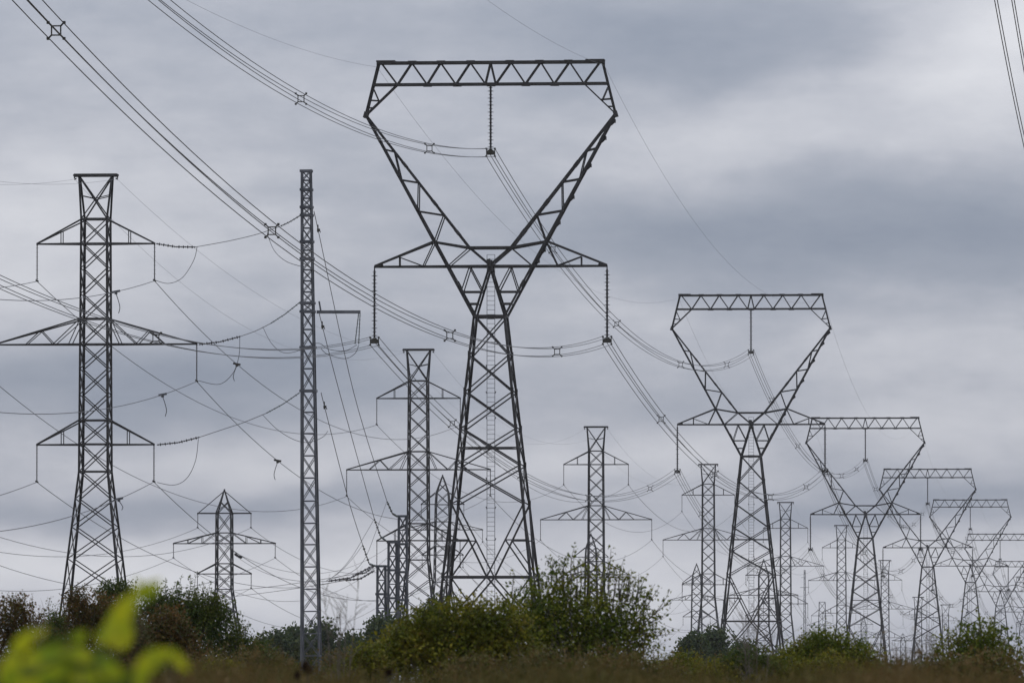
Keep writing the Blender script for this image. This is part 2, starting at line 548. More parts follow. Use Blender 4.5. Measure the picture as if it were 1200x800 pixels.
        for x in (107, 79, 49, 25):
            m.bar(A(sx * x, 313, -1), A(sx * x, 313, 1), 0.08)
        m.bar(A(sx * 25, 291.3, -1), A(sx * 25, 291.3, 1), 0.08)
        for a, b in zip((137, 107, 79, 49), (107, 79, 49, 25)):
            m.bar(A(sx * a, 313, -1), A(sx * b, 313, 1), 0.06)
        m.bar(A(sx * 137, 312, 0), A(sx * 137, 318, 0), 0.09)
        m.build('crossarm', STEEL, root)
    m = MB()
    y0, y1 = 299, 745
    hy = 0.25
    def Lp(x, y): return (x * KA, hy, zA(y))
    for x in (-4.6, 4.6): m.bar(Lp(x, y0), Lp(x, y1), 0.045)
    y = y0
    while y < y1:
        m.bar(Lp(-4.6, y), Lp(4.6, y), 0.035)
        y += 5.4
    for y in (372, 402, 431, 462, 492, 526, 563, 597, 634, 677):
        for x in (-4.6, 4.6):
            m.bar(Lp(x, y), (x * KA * 1.25, hy, zA(y - 2.6)), 0.09)
    m.build('ladder', LADDER, root)
    for (x, ya, yb) in ((0, 101, 175), (-137, 317, 396), (137, 317, 396)):
        m = MB()
        m.discs((x * KA, 0, zA(ya)), (x * KA, 0, zA(yb)), 0.29, 18, 10, 0.3)
        st = m.build('insulator_string', INSUL, root)
        m = MB()
        zc = zA(yb + 4.2)
        w = 0.36
        vs = [(x * KA + a, b, zc + c) for b in (-.06, .06) for a, c in ((-w, -.19), (w, -.19), (w, .06), (.05, .30), (-.05, .30), (-w, .06))]
        n = 6
        m.add(vs, [tuple(range(n - 1, -1, -1)), tuple(range(n, 2 * n))] + [(i, (i + 1) % n, n + (i + 1) % n, n + i) for i in range(n)])
        for a in (-1, 1):
            m.bar((x * KA + a * .33, 0, zc + .3), (x * KA + a * .33, 0, zc - .3), 0.07)
            for c in (-1, 1):
                m.box((x * KA + a * .34, 0, zc + c * .3), 0.13, 0.5, 0.12)
        m.build('yoke_plate', HARDWARE, st)
    return root
YOKE = [(0, 179.2), (-137, 400.2), (137, 400.2)]           # centre, left, right
A_T = [(575, 72, 1.0), (880, 345, 1.581), (1014, 489, 2.123), (1087, 549, 2.61), (1137, 585, 3.097), (1172, 625, 3.56), (1200, 657, 4.05), (1221, 676, 4.53)]
ORD = ['nearest', 'second', 'third', 'fourth', 'fifth', 'sixth', 'seventh', 'eighth', 'ninth']
A_LAB = ['largest and nearest delta pylon, dark steel with heart shaped head and ladder',
         'second delta pylon, rising between the loose shrub and the domed green bush',
         'third delta pylon, its bridge meeting the right arm tip of the second',
         'fourth delta pylon, its wide head seen through the arm of the third',
         'fifth delta pylon, seen above the right hand bush',
         'sixth delta pylon, its bridge running towards the right picture edge',
         'seventh small hazy delta pylon, half cut by the right picture edge',
         'eighth and farthest delta pylon, only its left corner inside the picture']
def tower_xf(pos):
    return Matrix.Translation(pos) @ Matrix.Rotation(RZ, 4, 'Z')
proto = make_delta()
A_X = []
for i, (px, py, k) in enumerate(A_T):
    p = at(px, py, 620 * k)
    base = Vector((p.x, p.y, p.z - zA(72)))
    o = proto if i == 0 else copy_tree(proto)
    o.location = base
    o.rotation_euler = (0, 0, RZ)
    tag(o, A_LAB[i], 'pylon', 'delta pylons in one receding row')
    A_X.append(tower_xf(base))
# the pylon before the first one stands out of the frame to the left; only its attachment points are needed
_s = A_X[0].translation - DIR * (0.54 * 620)
A0 = tower_xf(Vector((_s.x, _s.y, 0.3)))
A_ALL = [A0] + A_X

# ------------------------------------------------------------------ flat-topped lattice towers
KC = 618 / F
C_BASE = 801.0
def zC(y): return (C_BASE - y) * KC
def make_string(parent, p, ln, r, n):
    m = MB()
    m.discs(p, (p[0], p[1], p[2] - ln), r, n, 6)
    st = m.build('insulator_string', INSUL, parent)
    m = MB()
    m.bar((p[0], p[1] - .35, p[2] - ln - .06), (p[0], p[1] + .35, p[2] - ln - .06), 0.11)
    m.bar((p[0] - .12, p[1], p[2] - ln), (p[0] + .12, p[1], p[2] - ln - .12), 0.1)
    m.build('clamp', HARDWARE, st)
def make_lattice(name, K, base, halftab, levels, horiz, arms, leg, br, mat, peak, strl):
    """square lattice tower; arms: (bottom row, top row at body, half span, zigzag nodes)"""
    z = lambda y: (base - y) * K
    half = lambda y: lerp_tab(halftab, y) * K
    root = empty(name, (0, 0, 0))
    y_top, y_bot = halftab[0][0], base + 5 / K
    ks = [t[0] for t in halftab if t[0] < base] + [y_bot]
    for sx in (-1, 1):
        for sy in (-1, 1):
            m = MB()
            for a, b in zip(ks, ks[1:]):
                m.bar((sx * half(a), sy * half(a), z(a)), (sx * half(b), sy * half(b), z(b)), leg, angle=True, ref=(-sx, -sy * .2, 0))
            m.build('leg', mat, root)
    m = MB()
    for k in range(4):
        s = (-1, 1)[k % 2]
        q = (lambda fx, y: (fx * half(y), s * half(y), z(y))) if k < 2 else (lambda fx, y: (s * half(y), fx * half(y), z(y)))
        for a, b in zip(levels, levels[1:]):
            m.bar(q(-1, a), q(1, b), br, angle=True)
            m.bar(q(1, a), q(-1, b), br, angle=True)
        for y in horiz:
            m.bar(q(-1, y), q(1, y), br * 1.35)
    m.build('bracing', BRACE if mat is STEEL else mat, root)
    # head
    m = MB()
    if peak[0] == 'beam':
        _, yt, hw, hp = peak
        for s in (-1, 1):
            m.bar((-hw * K, s * .28, z(yt)), (hw * K, s * .28, z(yt)), 0.17, 0.24)
            for sx in (-1, 1):
                m.bar((sx * hp * K, s * .28, z(yt + 1)), (sx * half(y_top), s * half(y_top), z(y_top)), leg * .9, angle=True)
                m.bar((sx * hp * K, s * .28, z(yt + 1)), (-sx * half(y_top), s * half(y_top), z(y_top)), br * 1.15, angle=True)
                ym = (yt + y_top) / 2
                m.bar((sx * (hp * K + half(y_top)) / 2, s * (.28 + half(y_top)) / 2, z(ym - 2)), (0, s * (.28 + half(y_top)) / 2, z(ym + 2)), br * .8)
        for x in (-hw, -hp, 0, hp, hw):
            m.bar((x * K, -.28, z(yt)), (x * K, .28, z(yt)), 0.14)
        for sx in (-1, 1):
            m.bar((sx * hw * K, 0, z(yt)), (sx * hw * K, 0, z(yt + 3.5)), 0.09)
            m.bar((sx * (hw - 2) * K, .1, z(yt + 3.5)), (sx * hw * K, 0, z(yt + 4.8)), 0.09)
        m.build('peak_frame', mat, root)
    elif peak[0] == 'point':
        _, yt, ym, hm, xs = peak
        for sx in (-1, 1):
            for sy in (-1, 1):
                pm = (sx * hm * K, sy * hm * K, z(ym))
                m.bar((sx * half(y_top), sy * half(y_top), z(y_top)), pm, leg, angle=True)
                m.bar(pm, (sx * .05, sy * .05, z(yt)), leg * .9, angle=True)
            for s in (-1, 1):
                m.bar((sx * half(y_top), s * half(y_top), z(y_top)), (-sx * hm * K, s * hm * K, z(ym)), br)
            if xs: m.bar((0, 0, z(yt)), (sx * xs * K, 0, z(y_top)), br * 1.1)
        m.bar((0, 0, z(yt + 1)), (0, 0, z(yt - 2.2)), 0.2)
        m.build('peak_frame', mat, root)
    elif peak[0] == 'box':
        _, yt = peak
        for sx in (-1, 1):
            for s in (-1, 1):
                m.bar((sx * half(y_top), s * half(y_top), z(y_top)), (sx * half(y_top), s * half(y_top), z(yt)), leg)
                m.bar((sx * half(y_top), s * half(y_top), z(y_top)), (-sx * half(y_top), s * half(y_top), z(yt)), br)
            m.bar((-half(y_top), sx * half(y_top), z(yt)), (half(y_top), sx * half(y_top), z(yt)), leg)
        m.build('peak_frame', mat, root)
    for (yb, ya, hs, zig) in arms:
        h0 = half(yb)
        for sx in (-1, 1):
            m = MB()
            def A(x, y, s):
                t = max(0, min(1, (x * K - h0) / (hs * K - h0)))
                return (sx * x * K, s * (h0 * (1 - t) + .07 * t), z(y))
            hb = h0 / K
            yt_at = lambda x: ya + (yb - ya) * (x - hb) / (hs - hb)
            for s in (-1, 1):
                m.bar(A(hb, yb, s), A(hs, yb, s), br * 1.4)
                m.bar(A(hb, ya, s), A(hs, yb - .5, s), br * 1.3, angle=True)
                for (xa, wa, xb, wb) in zig:
                    xa = hb if xa < 0 else xa
                    m.bar(A(xa, yt_at(xa) if wa else yb, s), A(xb, yt_at(xb) if wb else yb, s), br * .8)
            for x in (hb + (hs - hb) * .33, hb + (hs - hb) * .66):
                m.bar(A(x, yb, -1), A(x, yb, 1), br * .7)
            m.bar(A(hb, yb, -1), A(hb + (hs - hb) * .33, yb, 1), br * .7)
            m.bar(A(hs - 1, yb, 0), A(hs + .8, yb, 0), 0.2, 0.16)
            m.build('crossarm', mat, root)
            make_string(root, (sx * hs * K, 0, z(yb) - .05), strl, 0.13, 16)
    return root

C_HALF = [(257, 15.2), (553, 17), (690, 32.5), (801, 46)]
C_LEV = [257, 286, 315, 345, 374, 404, 433, 463, 493, 521, 553, 585, 618, 655, 697, 745, 801]
C_ARMS = [(286, 258, 69.5, [(40, 0, 40, 1)]),
          (404, 374, 119.5, [(-1, 1, 49, 0), (49, 0, 64, 1), (64, 1, 82, 0), (-1, 1, 30, 0)]),
          (521.5, 493, 69.2, [(39, 0, 39, 1)])]
protoC = make_lattice('lattice_tower', KC, C_BASE, C_HALF, C_LEV, [257, 286, 374, 404, 493, 521, 553], C_ARMS, 0.165, 0.085, STEEL, ('beam', 205.5, 25.5, 19.5), 2.8)
C_T = [(112.5, 204.5, 1.0), (490.5, 409, 1.412), (698.5, 499.5, 1.828), (830, 543.5, 2.247), (920.5, 588, 2.664), (986, 615, 3.083), (1037, 656, 3.498), (1076, 699, 3.91), (1108, 708, 4.33)]
C_LAB = ['largest flat-topped lattice tower with three pairs of arms at the left',
         'second flat-topped lattice tower, just left of the largest delta pylon',
         'third flat-topped lattice tower, rising behind the loose-leaved shrub',
         'fourth flat-topped lattice tower, left of the second delta pylon',
         'fifth flat-topped lattice tower, right beside the second delta pylon',
         'sixth flat-topped lattice tower, left of the third delta pylon',
         'seventh flat-topped lattice tower, showing between third and fourth delta pylons',
         'eighth flat-topped lattice tower, pale behind the fourth delta pylon',
         'ninth and farthest flat-topped lattice tower, pale right of the fourth delta pylon']
C_X = []
for i, (px, py, k) in enumerate(C_T):
    p = at(px, py, 618 * k)
    base = Vector((p.x, p.y, p.z - zC(204.5)))
    o = protoC if i == 0 else copy_tree(protoC)
    o.location = base
    o.rotation_euler = (0, 0, RZ)
    tag(o, C_LAB[i], 'lattice tower', 'flat-topped lattice towers in one receding row')
    C_X.append(tower_xf(base))
_s = C_X[0].translation - DIR * 257
C0 = tower_xf(Vector((_s.x, _s.y, 0.2)))
C_ALL = [C0] + C_X

# ------------------------------------------------------------------ pointed lattice towers
KD = 1000 / F
D_ARMS = [(601.3, 601.0, 31.4, []), (636.5, 624, 60, [(-1, 1, 26, 0), (26, 0, 26, 1), (26, 1, 43, 0), (43, 0, 43, 1)]), (672, 660, 31.7, [])]
SHORT = make_lattice('pointed_tower', KD, 800, [(601, 8.7), (690, 9.2), (716, 13), (800, 27)], [601, 624, 636.5, 660, 672, 690, 703, 716, 740, 768, 800],
                     [601, 624, 636.5, 660, 672, 690, 716], D_ARMS, 0.18, 0.09, STEEL, ('point', 575, 588, 4.35, 31), 1.7)
KT = 1289 / F
T_ARMS = [(590.7, 577, 25, []), (620.5, 611, 47, [(-1, 1, 20, 0), (20, 0, 20, 1), (20, 1, 33, 0)]), (650, 640, 24, [])]
TALL = make_lattice('pointed_tower', KT, 815, [(577, 7.0), (591, 8), (680, 9.5), (815, 26)], [577, 591, 605, 620.5, 635, 650, 666, 682, 700, 725, 765, 815],
                    [591, 611, 620.5, 640, 650, 682], T_ARMS, 0.18, 0.09, STEEL, ('point', 558, 567, 3.6, 0), 1.9)
BOXT = make_lattice('box_topped_tower', KT, 815, [(577, 7.0), (591, 8), (680, 9.5), (815, 26)], [577, 591, 605, 620.5, 635, 650, 666, 682, 700, 725, 765, 815],
                    [591, 611, 620.5, 640, 650, 682], [(590.7, 577, 25, []), (613, 603, 35, [])], 0.15, 0.08, GREYSTEEL, ('box', 559), 1.9)
def place_point(o, px, py, d, K, ybase, ytop, label, group):
    p = at(px, py, d)
    base = Vector((p.x, p.y, p.z - (ybase - ytop) * K))
    o.location = base
    o.rotation_euler = (0, 0, RZ)
    tag(o, label, 'lattice tower', group)
    return tower_xf(base)
GP = 'pointed lattice towers'
D1 = place_point(SHORT, 263, 575, 1000, KD, 800, 575, 'dark pointed lattice tower behind the tall dark green shrub at left', GP)
D2 = place_point(TALL, 518.7, 558, 1289, KT, 815, 558, 'pointed lattice tower seen through the left leg of the largest delta pylon', GP)
D3 = place_point(copy_tree(TALL), 692.5, 626, 1604, KT, 815, 558, 'pointed lattice tower hidden behind the third flat-topped tower', GP)
D4 = place_point(copy_tree(TALL), 816.3, 661, 1939, KT, 815, 558, 'pointed lattice tower close beside the fourth flat-topped tower', GP)
E1 = place_point(copy_tree(SHORT), 895, 656, 1500, KD, 800, 575, 'pointed lattice tower seen between the legs of the second delta pylon', GP)
E2 = place_point(copy_tree(SHORT), 1012, 722, 2900, KD, 800, 575, 'tiny pale pointed lattice tower between the legs of the third delta pylon', GP)
E3 = place_point(copy_tree(SHORT), 1058, 742, 3100, KD, 800, 575, 'tiny pale pointed lattice tower low between third and fourth delta pylons', GP)
D6 = place_point(BOXT, 963.5, 705, 2550, KT, 815, 559, 'small box-topped lattice tower above the domed green bush', None)
_s = D1.translation - DIR * 310
D0 = tower_xf(Vector((_s.x, _s.y, 0.0)))

# ------------------------------------------------------------------ galvanised dead-end columns
def make_column(name, K, H, w0, w1, rows, leg, ring_rows):
    """square tapering column, rows: heights of the panel points from the top down"""
    root = empty(name, (0, 0, 0))
    half = lambda z: (w1 + (w0 - w1) * z / H) / 2
    for sx in (-1, 1):
        for sy in (-1, 1):
            m = MB()
            m.bar((sx * half(0), sy * half(0), -1.5), (sx * half(H), sy * half(H), H), leg, angle=True, ref=(-sx, -sy * .2, 0))
            m.build('leg', GALV, root)
    m = MB()
    for k in range(4):
        s = (-1, 1)[k % 2]
        q = (lambda fx, z: (fx * half(z), s * half(z), z)) if k < 2 else (lambda fx, z: (s * half(z), fx * half(z), z))
        for a, b in zip(rows, rows[1:]):
            m.bar(q(-1, a), q(1, b), .06, angle=True); m.bar(q(1, a), q(-1, b), .06, angle=True)
            m.bar(q(-1, a), q(1, a), .09)
    m.build('bracing', GALV, root)
    for z in ring_rows:
        m = MB()
        h = half(z) + leg * .3
        for s in (-1, 1):
            m.bar((-h - .1, s * h, z), (h + .1, s * h, z), .14, .2)
            m.bar((s * h, -h + .07, z), (s * h, h - .07, z), .14, .18)
        m.build('band', GALV, root)
    return root
KM = 600 / F
def zm(y): return (801 - y) * KM
rowsM = [zm(y) for y in (200, 211, 222, 232, 242.5, 252, 267, 283, 293, 303, 316, 329, 342, 355, 365, 386, 407, 432, 458, 483, 508, 534, 560, 587, 613, 638, 664, 690, 716, 742, 768, 800)]
mast = make_column('lattice_mast', KM, zm(200), 0.64, 1.42, rowsM, 0.17, [zm(y) for y in (200, 222, 242.5, 252, 283, 303, 355, 365, 407, 458)])
pm = at(364.8, 801, 600)
mast.location = (pm.x, pm.y, 0)
mast.rotation_euler = (0, math.radians(-0.62), RZ)
tag(mast, 'tall slender grey galvanised lattice mast with one short side bracket', 'lattice mast')
def mp(px, py): return at(px, py, 600)
_mi = (Matrix.Translation(mast.location) @ mast.rotation_euler.to_matrix().to_4x4()).inverted()
b = MB()
pa, pb = _mi @ mp(371, 365.5), _mi @ mp(422.5, 365.5)
b.bar(pa, pb, 0.2, 0.24)
b.bar(_mi @ mp(374, 353), _mi @ mp(376, 365), 0.12)
br = b.build('side_bracket', GALV, mast)
for (xa, xb) in ((422, 420.3), (420.3, 416)):
    b = MB(); b.discs(_mi @ mp(xa, 367), _mi @ mp(xb, 403), 0.11, 16, 6)
    b.build('insulator_string', GLASS_INS, br)
KS = 700 / F
for (px, py, lab) in ((447, 663, 'shortest of the three clustered grey lattice columns'),
                      (460, 635, 'middle of the three clustered grey lattice columns'),
                      (472, 604.5, 'tallest of the three clustered grey lattice columns, nearest the second flat-topped tower')):
    p = at(px, py, 700)
    H = p.z - ground_z(700)
    rows = []
    z = H
    while z > 0.5:
        rows.append(z); z -= 1.25
    rows.append(0.0)
    c = make_column('lattice_column', KS, H, 0.68, 0.84, rows, 0.17, rows[::2])
    c.location = (p.x, p.y, ground_z(700))
    c.rotation_euler = (0, 0, RZ)
    tag(c, lab, 'lattice column', 'clustered grey lattice columns')
p = at(943, 668, 2700)
H = p.z - ground_z(2700)
rows = [H * (1 - i / 26) for i in range(27)]
fm = make_column('lattice_mast', 1, H, 0.4, 1.3, rows, 0.16, [H])
fm.location = (p.x, p.y, ground_z(2700))
tag(fm, 'thin pale far lattice mast between the second and third delta pylons', 'lattice mast')
b = MB(); b.bar((-1.6, 0, H * .88), (1.6, 0, H * .88), .14); b.bar((-1.2, 0, H * .95), (0.2, 0, H * .95), .12)
b.build('side_bracket', GALV, fm)

# ------------------------------------------------------------------ wires
def span_pts(a, b, sag, n=36):
    return [a + (b - a) * (i / n) - UP * (4 * sag * (i / n) * (1 - i / n)) for i in range(n + 1)]
def span_at(a, b, sag, t): return a + (b - a) * t - UP * (4 * sag * t * (1 - t))
def sag_through(a, b, px, py):
    lo, hi = 0.0, 1.0
    # parameter where the chord crosses the photo column px
    f = lambda t: 600 + F * (a + (b - a) * t).x / ((a + (b - a) * t).y * math.cos(TH)) - px
    for _ in range(60):
        mid = (lo + hi) / 2
        if (f(lo) < 0) == (f(mid) < 0): lo = mid
        else: hi = mid
    t = lo
    p = a + (b - a) * t
    return (p.z - at(px, py, p.y).z) / (4 * t * (1 - t)), t
def fit_two(a, b, q1, q2):
    """raise or lower end a and choose the sag so that the span passes two sightings"""
    _, t1 = sag_through(a, b, q1[0], 0); _, t2 = sag_through(a, b, q2[0], 0)
    z1 = at(*q1, (a + (b - a) * t1).y).z; z2 = at(*q2, (a + (b - a) * t2).y).z
    # z0 (1-t) - 4 s t (1-t) = z - zb t
    A11, A12, B1 = 1 - t1, -4 * t1 * (1 - t1), z1 - b.z * t1
    A21, A22, B2 = 1 - t2, -4 * t2 * (1 - t2), z2 - b.z * t2
    D = A11 * A22 - A12 * A21
    z0, s = (B1 * A22 - A12 * B2) / D, (A11 * B2 - A21 * B1) / D
    return Vector((a.x, a.y, z0)), s
def wire(name, a, b, sag, rad, mat, label, cat='power line', group=None, n=36):
    m = MB(); m.tube(span_pts(a, b, sag, n), rad, 5)
    o = m.build(name, mat, None, loc=a.copy())
    return tag(o, label, cat, group)

SP = None
def make_spacer(big=0.33):
    m = MB()
    r = 0.19
    c = [(-r, 0, -r), (r, 0, -r), (r, 0, r), (-r, 0, r)]
    for i in range(4): m.bar(c[i], c[(i + 1) % 4], 0.055)
    for sx in (-1, 1):
        for sz in (-1, 1):
            m.bar((sx * r, 0, sz * r), (sx * big, 0, sz * big), 0.065)
            m.box((sx * big, 0, sz * big), 0.11, 0.2, 0.11)
    return m
def bundle(a, b, sag, rad, label, spacers, group):
    root = empty('conductor_bundle', a)
    tag(root, label, 'power line', group)
    off = 0.33
    for sx in (-1, 1):
        for sz in (-1, 1):
            d = RIGHT * (sx * off) + UP * (sz * off)
            m = MB(); m.tube([p + d - a for p in span_pts(a, b, sag + sx * 0.05 + sz * .06, 44)], rad, 5)
            m.build('conductor', WIRE, root)
    for t in spacers:
        p = span_at(a, b, sag, t) - a
        s = make_spacer().build('spacer', HARDWARE, root)
        s.location = p
        s.rotation_euler = (0, 0, RZ)
    return root
yoke = lambda X, j: X @ Vector((YOKE[j][0] * KA, 0, zA(YOKE[j][1])))
sA, _ = sag_through(yoke(A_X[0], 0), yoke(A_X[1], 0), 798, 427)
sA0, t0 = sag_through(yoke(A0, 0), yoke(A_X[0], 0), 352, 115)
sR0, _ = sag_through(yoke(A0, 2), yoke(A_X[0], 2), 527, 393)
sL0, _ = sag_through(yoke(A0, 1), yoke(A_X[0], 1), 182, 396)
sL1, _ = sag_through(yoke(A_X[0], 1), yoke(A_X[1], 1), 530, 496)
sR1, _ = sag_through(yoke(A_X[0], 2), yoke(A_X[1], 2), 775, 491)
print('SAGS A', sA, sA0, t0, sR0, sL0, sL1, sR1)
PH = ['centre', 'left', 'right']
def spacer_ts(a, b, pxs):
    out = []
    for px in pxs:
        out.append(sag_through(a, b, px, 0)[1])
    return out
SPX = {(0, 0): [352, 503], (0, 1): [182], (0, 2): [64, 318, 527, 653],
       (1, 0): [648, 723, 798, 852], (1, 1): [530, 611, 690, 762], (1, 2): [775, 838, 903, 945]}
SAG_FIX = {(0, 0): sA0, (0, 1): sL0, (0, 2): sR0, (1, 0): sA, (1, 1): sL1, (1, 2): sR1}
for i in range(len(A_ALL) - 1):
    for j in range(3):
        a, b_ = yoke(A_ALL[i], j), yoke(A_ALL[i + 1], j)
        s = SAG_FIX.get((i, j), sA)
        if i == 0:
            a, s = fit_two(a, b_, *[((185, 0), (503, 174)), ((0, 331), (182, 396)), ((64, 36), (527, 393))][j])
            print('fit', j, a.z - yoke(A0, j).z, s)
        if i == 0: lab = f'quad bundle from upper left to the {PH[j]} insulator of the largest delta pylon'
        else: lab = f'quad wire bundle between {PH[j]} insulators of the {ORD[i-1]} and {ORD[i]} delta pylons'
        ts = spacer_ts(a, b_, SPX[(i, j)]) if (i, j) in SPX else [.14, .34, .54, .74, .9]
        bundle(a, b_, s, 0.024 if i == 0 else 0.027, lab, ts, 'quad bundles of the delta pylon line')
    for sx in (-1, 1):
        pa = A_ALL[i] @ Vector((sx * 134 * KA, 0, zA(78)))
        pb = A_ALL[i + 1] @ Vector((sx * 134 * KA, 0, zA(78)))
        sg = 9.0
        if i == 1 and sx > 0: sg, _ = sag_through(pa, pb, 837, 289)
        if i == 1 and sx < 0: sg, _ = sag_through(pa, pb, 600, 272)
        if i == 0 and sx < 0: sg, _ = sag_through(pa, pb, 330, 50)
        if i == 0 and sx > 0: sg, _ = sag_through(pa, pb, 640, 45)
        side = 'left' if sx < 0 else 'right'
        lab = (f'thin ground wire from upper left to the {side} bridge end of the largest delta pylon' if i == 0 else
               f'thin ground wire between {side} bridge ends of the {ORD[i-1]} and {ORD[i]} delta pylons')
        wire('ground_wire', pa, pb, sg, 0.010, GWIRE, lab, 'ground wire', 'ground wires of the delta pylon line')
        if i < 2: print('gw', i, sx, sg)
# a bundle of a parallel line crossing the top right corner
_p = at(1179, 0, 300)
a2 = _p - DIR * 70
b_ = a2 + DIR * 335
b_.z = 30.0
a2, sB = fit_two(a2, b_, (1179, 0), (1199, 110))
print('B', a2.z, b_.z, sB)
bundle(a2, b_, sB, 0.02, 'quad power line bundle cutting steeply across the top right corner', [0.7], None)

# flat-topped line: six conductors and two ground wires per span
C_AT = [(-1, 286, 69.5, 'upper left'), (1, 286, 69.5, 'upper right'), (-1, 404, 119.5, 'middle left'), (1, 404, 119.5, 'middle right'),
        (-1, 521.5, 69.2, 'lower left'), (1, 521.5, 69.2, 'lower right')]
cpt = lambda X, q: X @ Vector((q[0] * q[2] * KC, 0, zC(q[1]) - 2.95))
sC, _ = sag_through(cpt(C_X[0], C_AT[0]), cpt(C_X[1], C_AT[0]), 277, 491)
CF = {1: (353, 481), 2: (260, 594), 3: (302, 520), 4: (180, 650), 5: (256, 632)}
CN = {0: (0, 337), 1: (0, 351), 3: (100, 482), 4: (0, 580), 5: (60, 611)}
NEAR = {}
for i in range(len(C_ALL) - 1):
    for j, q in enumerate(C_AT):
        a, b_ = cpt(C_ALL[i], q), cpt(C_ALL[i + 1], q)
        s = sC
        if i == 1 and j in CF: s, _ = sag_through(a, b_, *CF[j])
        if i == 0: s, tt = sag_through(a, b_, *CN[j]) if j in CN else (sC, 0)
        if i < 2: print('C', i, j, s)
        NEAR[(i, j)] = (a, b_, s)
        lab = (f'single power line running left from the {q[3]} arm of the largest flat-topped tower' if i == 0 else
               f'single power line between {q[3]} arms of the {ORD[i-1]} and {ORD[i]} flat-topped towers')
        wire('power_line', a, b_, s, 0.027, WIRE, lab, 'power line', 'power lines of the flat-topped tower row')
    for sx in (-1, 1):
        pa = C_ALL[i] @ Vector((sx * 25 * KC, 0, zC(210))); pb = C_ALL[i + 1] @ Vector((sx * 25 * KC, 0, zC(210)))
        sg = 5.5
        if i == 1 and sx > 0: sg, _ = sag_through(pa, pb, 225, 289)
        side = 'left' if sx < 0 else 'right'
        lab = (f'faint ground wire running left from the {side} top of the largest flat-topped tower' if i == 0 else
               f'faint ground wire between {side} tops of the {ORD[i-1]} and {ORD[i]} flat-topped towers')
        wire('ground_wire', pa, pb, sg, 0.010, GWIRE, lab, 'ground wire', 'ground wires of the flat-topped tower row')

# pointed towers: six conductors per span
DL = [('left', D0, KD, 800, 1.85, 0), ('first', D1, KD, 800, 1.85, 0), ('second', D2, KT, 815, 2.05, 1), ('third', D3, KT, 815, 2.05, 1), ('fourth', D4, KT, 815, 2.05, 1)]
AP = {0: [(-31.4, 601.3), (31.4, 601.3), (-60, 636.5), (60, 636.5), (-31.7, 672), (31.7, 672)],
      1: [(-25, 590.7), (25, 590.7), (-47, 620.5), (47, 620.5), (-24, 650), (24, 650)]}
for (n0, X0, K0, B0, s0, v0), (n1, X1, K1, B1, s1, v1) in zip(DL, DL[1:]):
    for j in range(6):
        a = X0 @ Vector((AP[v0][j][0] * K0, 0, (B0 - AP[v0][j][1]) * K0 - s0))
        b_ = X1 @ Vector((AP[v1][j][0] * K1, 0, (B1 - AP[v1][j][1]) * K1 - s1))
        nm = C_AT[j][3]
        lab = (f'power line running left from the {nm} arm of the dark pointed tower' if n0 == 'left' else
               f'power line between {nm} arms of the {n0} and {n1} pointed towers')
        wire('power_line', a, b_, 6.0 if n0 == 'left' else 7.5, 0.03, WIRE, lab, 'power line', 'power lines of the pointed tower row')
for j in range(6):
    a = E1 @ Vector((AP[0][j][0] * KD, 0, (800 - AP[0][j][1]) * KD - 1.85))
    b_ = a + DIR * 420 - UP * 5
    wire('power_line', a, b_, 8, 0.03, WIRE, f'power line receding from {C_AT[j][3]} arm of the pointed tower inside the second delta pylon', 'power line', 'power lines receding from one pointed tower')

# dead-end strings and lines between the largest flat-topped tower and the mast
def curve3(pts, n=8):
    """Catmull-Rom through 3D points"""
    out = []
    P = [pts[0]] + list(pts) + [pts[-1]]
    for i in range(1, len(P) - 2):
        p0, p1, p2, p3 = P[i - 1], P[i], P[i + 1], P[i + 2]
        for k in range(n):
            t = k / n
            out.append(0.5 * ((2 * p1) + (p2 - p0) * t + (2 * p0 - 5 * p1 + 4 * p2 - p3) * t * t + (3 * p1 - p0 - 3 * p2 + p3) * t ** 3))
    out.append(P[-2])
    return out
def cable(name, pxs, rad, mat, label, cat, group=None):
    """pxs: (px, py, d) points of a slack cable"""
    pts = curve3([at(*p) for p in pxs])
    m = MB(); m.tube(pts, rad, 5)
    return tag(m.build(name, mat, None, loc=pts[0].copy()), label, cat, group)
def ins(pxa, pxb, rad, n, label, group=None, mat=None):
    a, b_ = at(*pxa), at(*pxb)
    m = MB()
    k = 3
    mid = (a + b_) / 2 - UP * (a - b_).length * 0.03
    m.discs(a, mid, rad, n // 2, 6); m.discs(mid, b_, rad, n // 2, 6)
    return tag(m.build('insulator_string', mat or INSUL, None, loc=a.copy()), label, 'insulator', group)
IG = 'level insulator strings between tower and mast'
ins((183, 285.5, 618), (229, 289.5, 616), 0.13, 18, 'level insulator string at the upper right arm tip of the largest flat-topped tower', IG)
ins((233, 403.5, 618), (282, 394, 616), 0.13, 18, 'level insulator string at the middle right arm tip of the largest flat-topped tower', IG)
ins((184, 521, 618), (234, 512, 616), 0.13, 18, 'level insulator string at the lower right arm tip of the largest flat-topped tower', IG)
ins((351, 253, 600), (329, 265, 600.5), 0.11, 12, 'short insulator string at the top left of the tall mast', IG)
ins((351, 354.5, 600), (317, 379, 600.5), 0.11, 14, 'middle insulator string on the left of the tall mast', IG, GLASS_INS)
ins((351, 460, 600), (312, 484, 600.5), 0.11, 14, 'lowest insulator string on the left of the tall mast', IG, GLASS_INS)
LG = 'lines between tower and mast'
cable('power_line', [(229, 289.5, 616), (270, 282, 611), (303, 274, 606), (329, 265, 600.5)], 0.028, WIRE, 'uppermost line between the largest flat-topped tower and the tall mast', 'power line', LG)
cable('power_line', [(282, 394, 616), (300, 387.5, 608), (317, 379, 600.5)], 0.028, WIRE, 'middle line between the largest flat-topped tower and the tall mast', 'power line', LG)
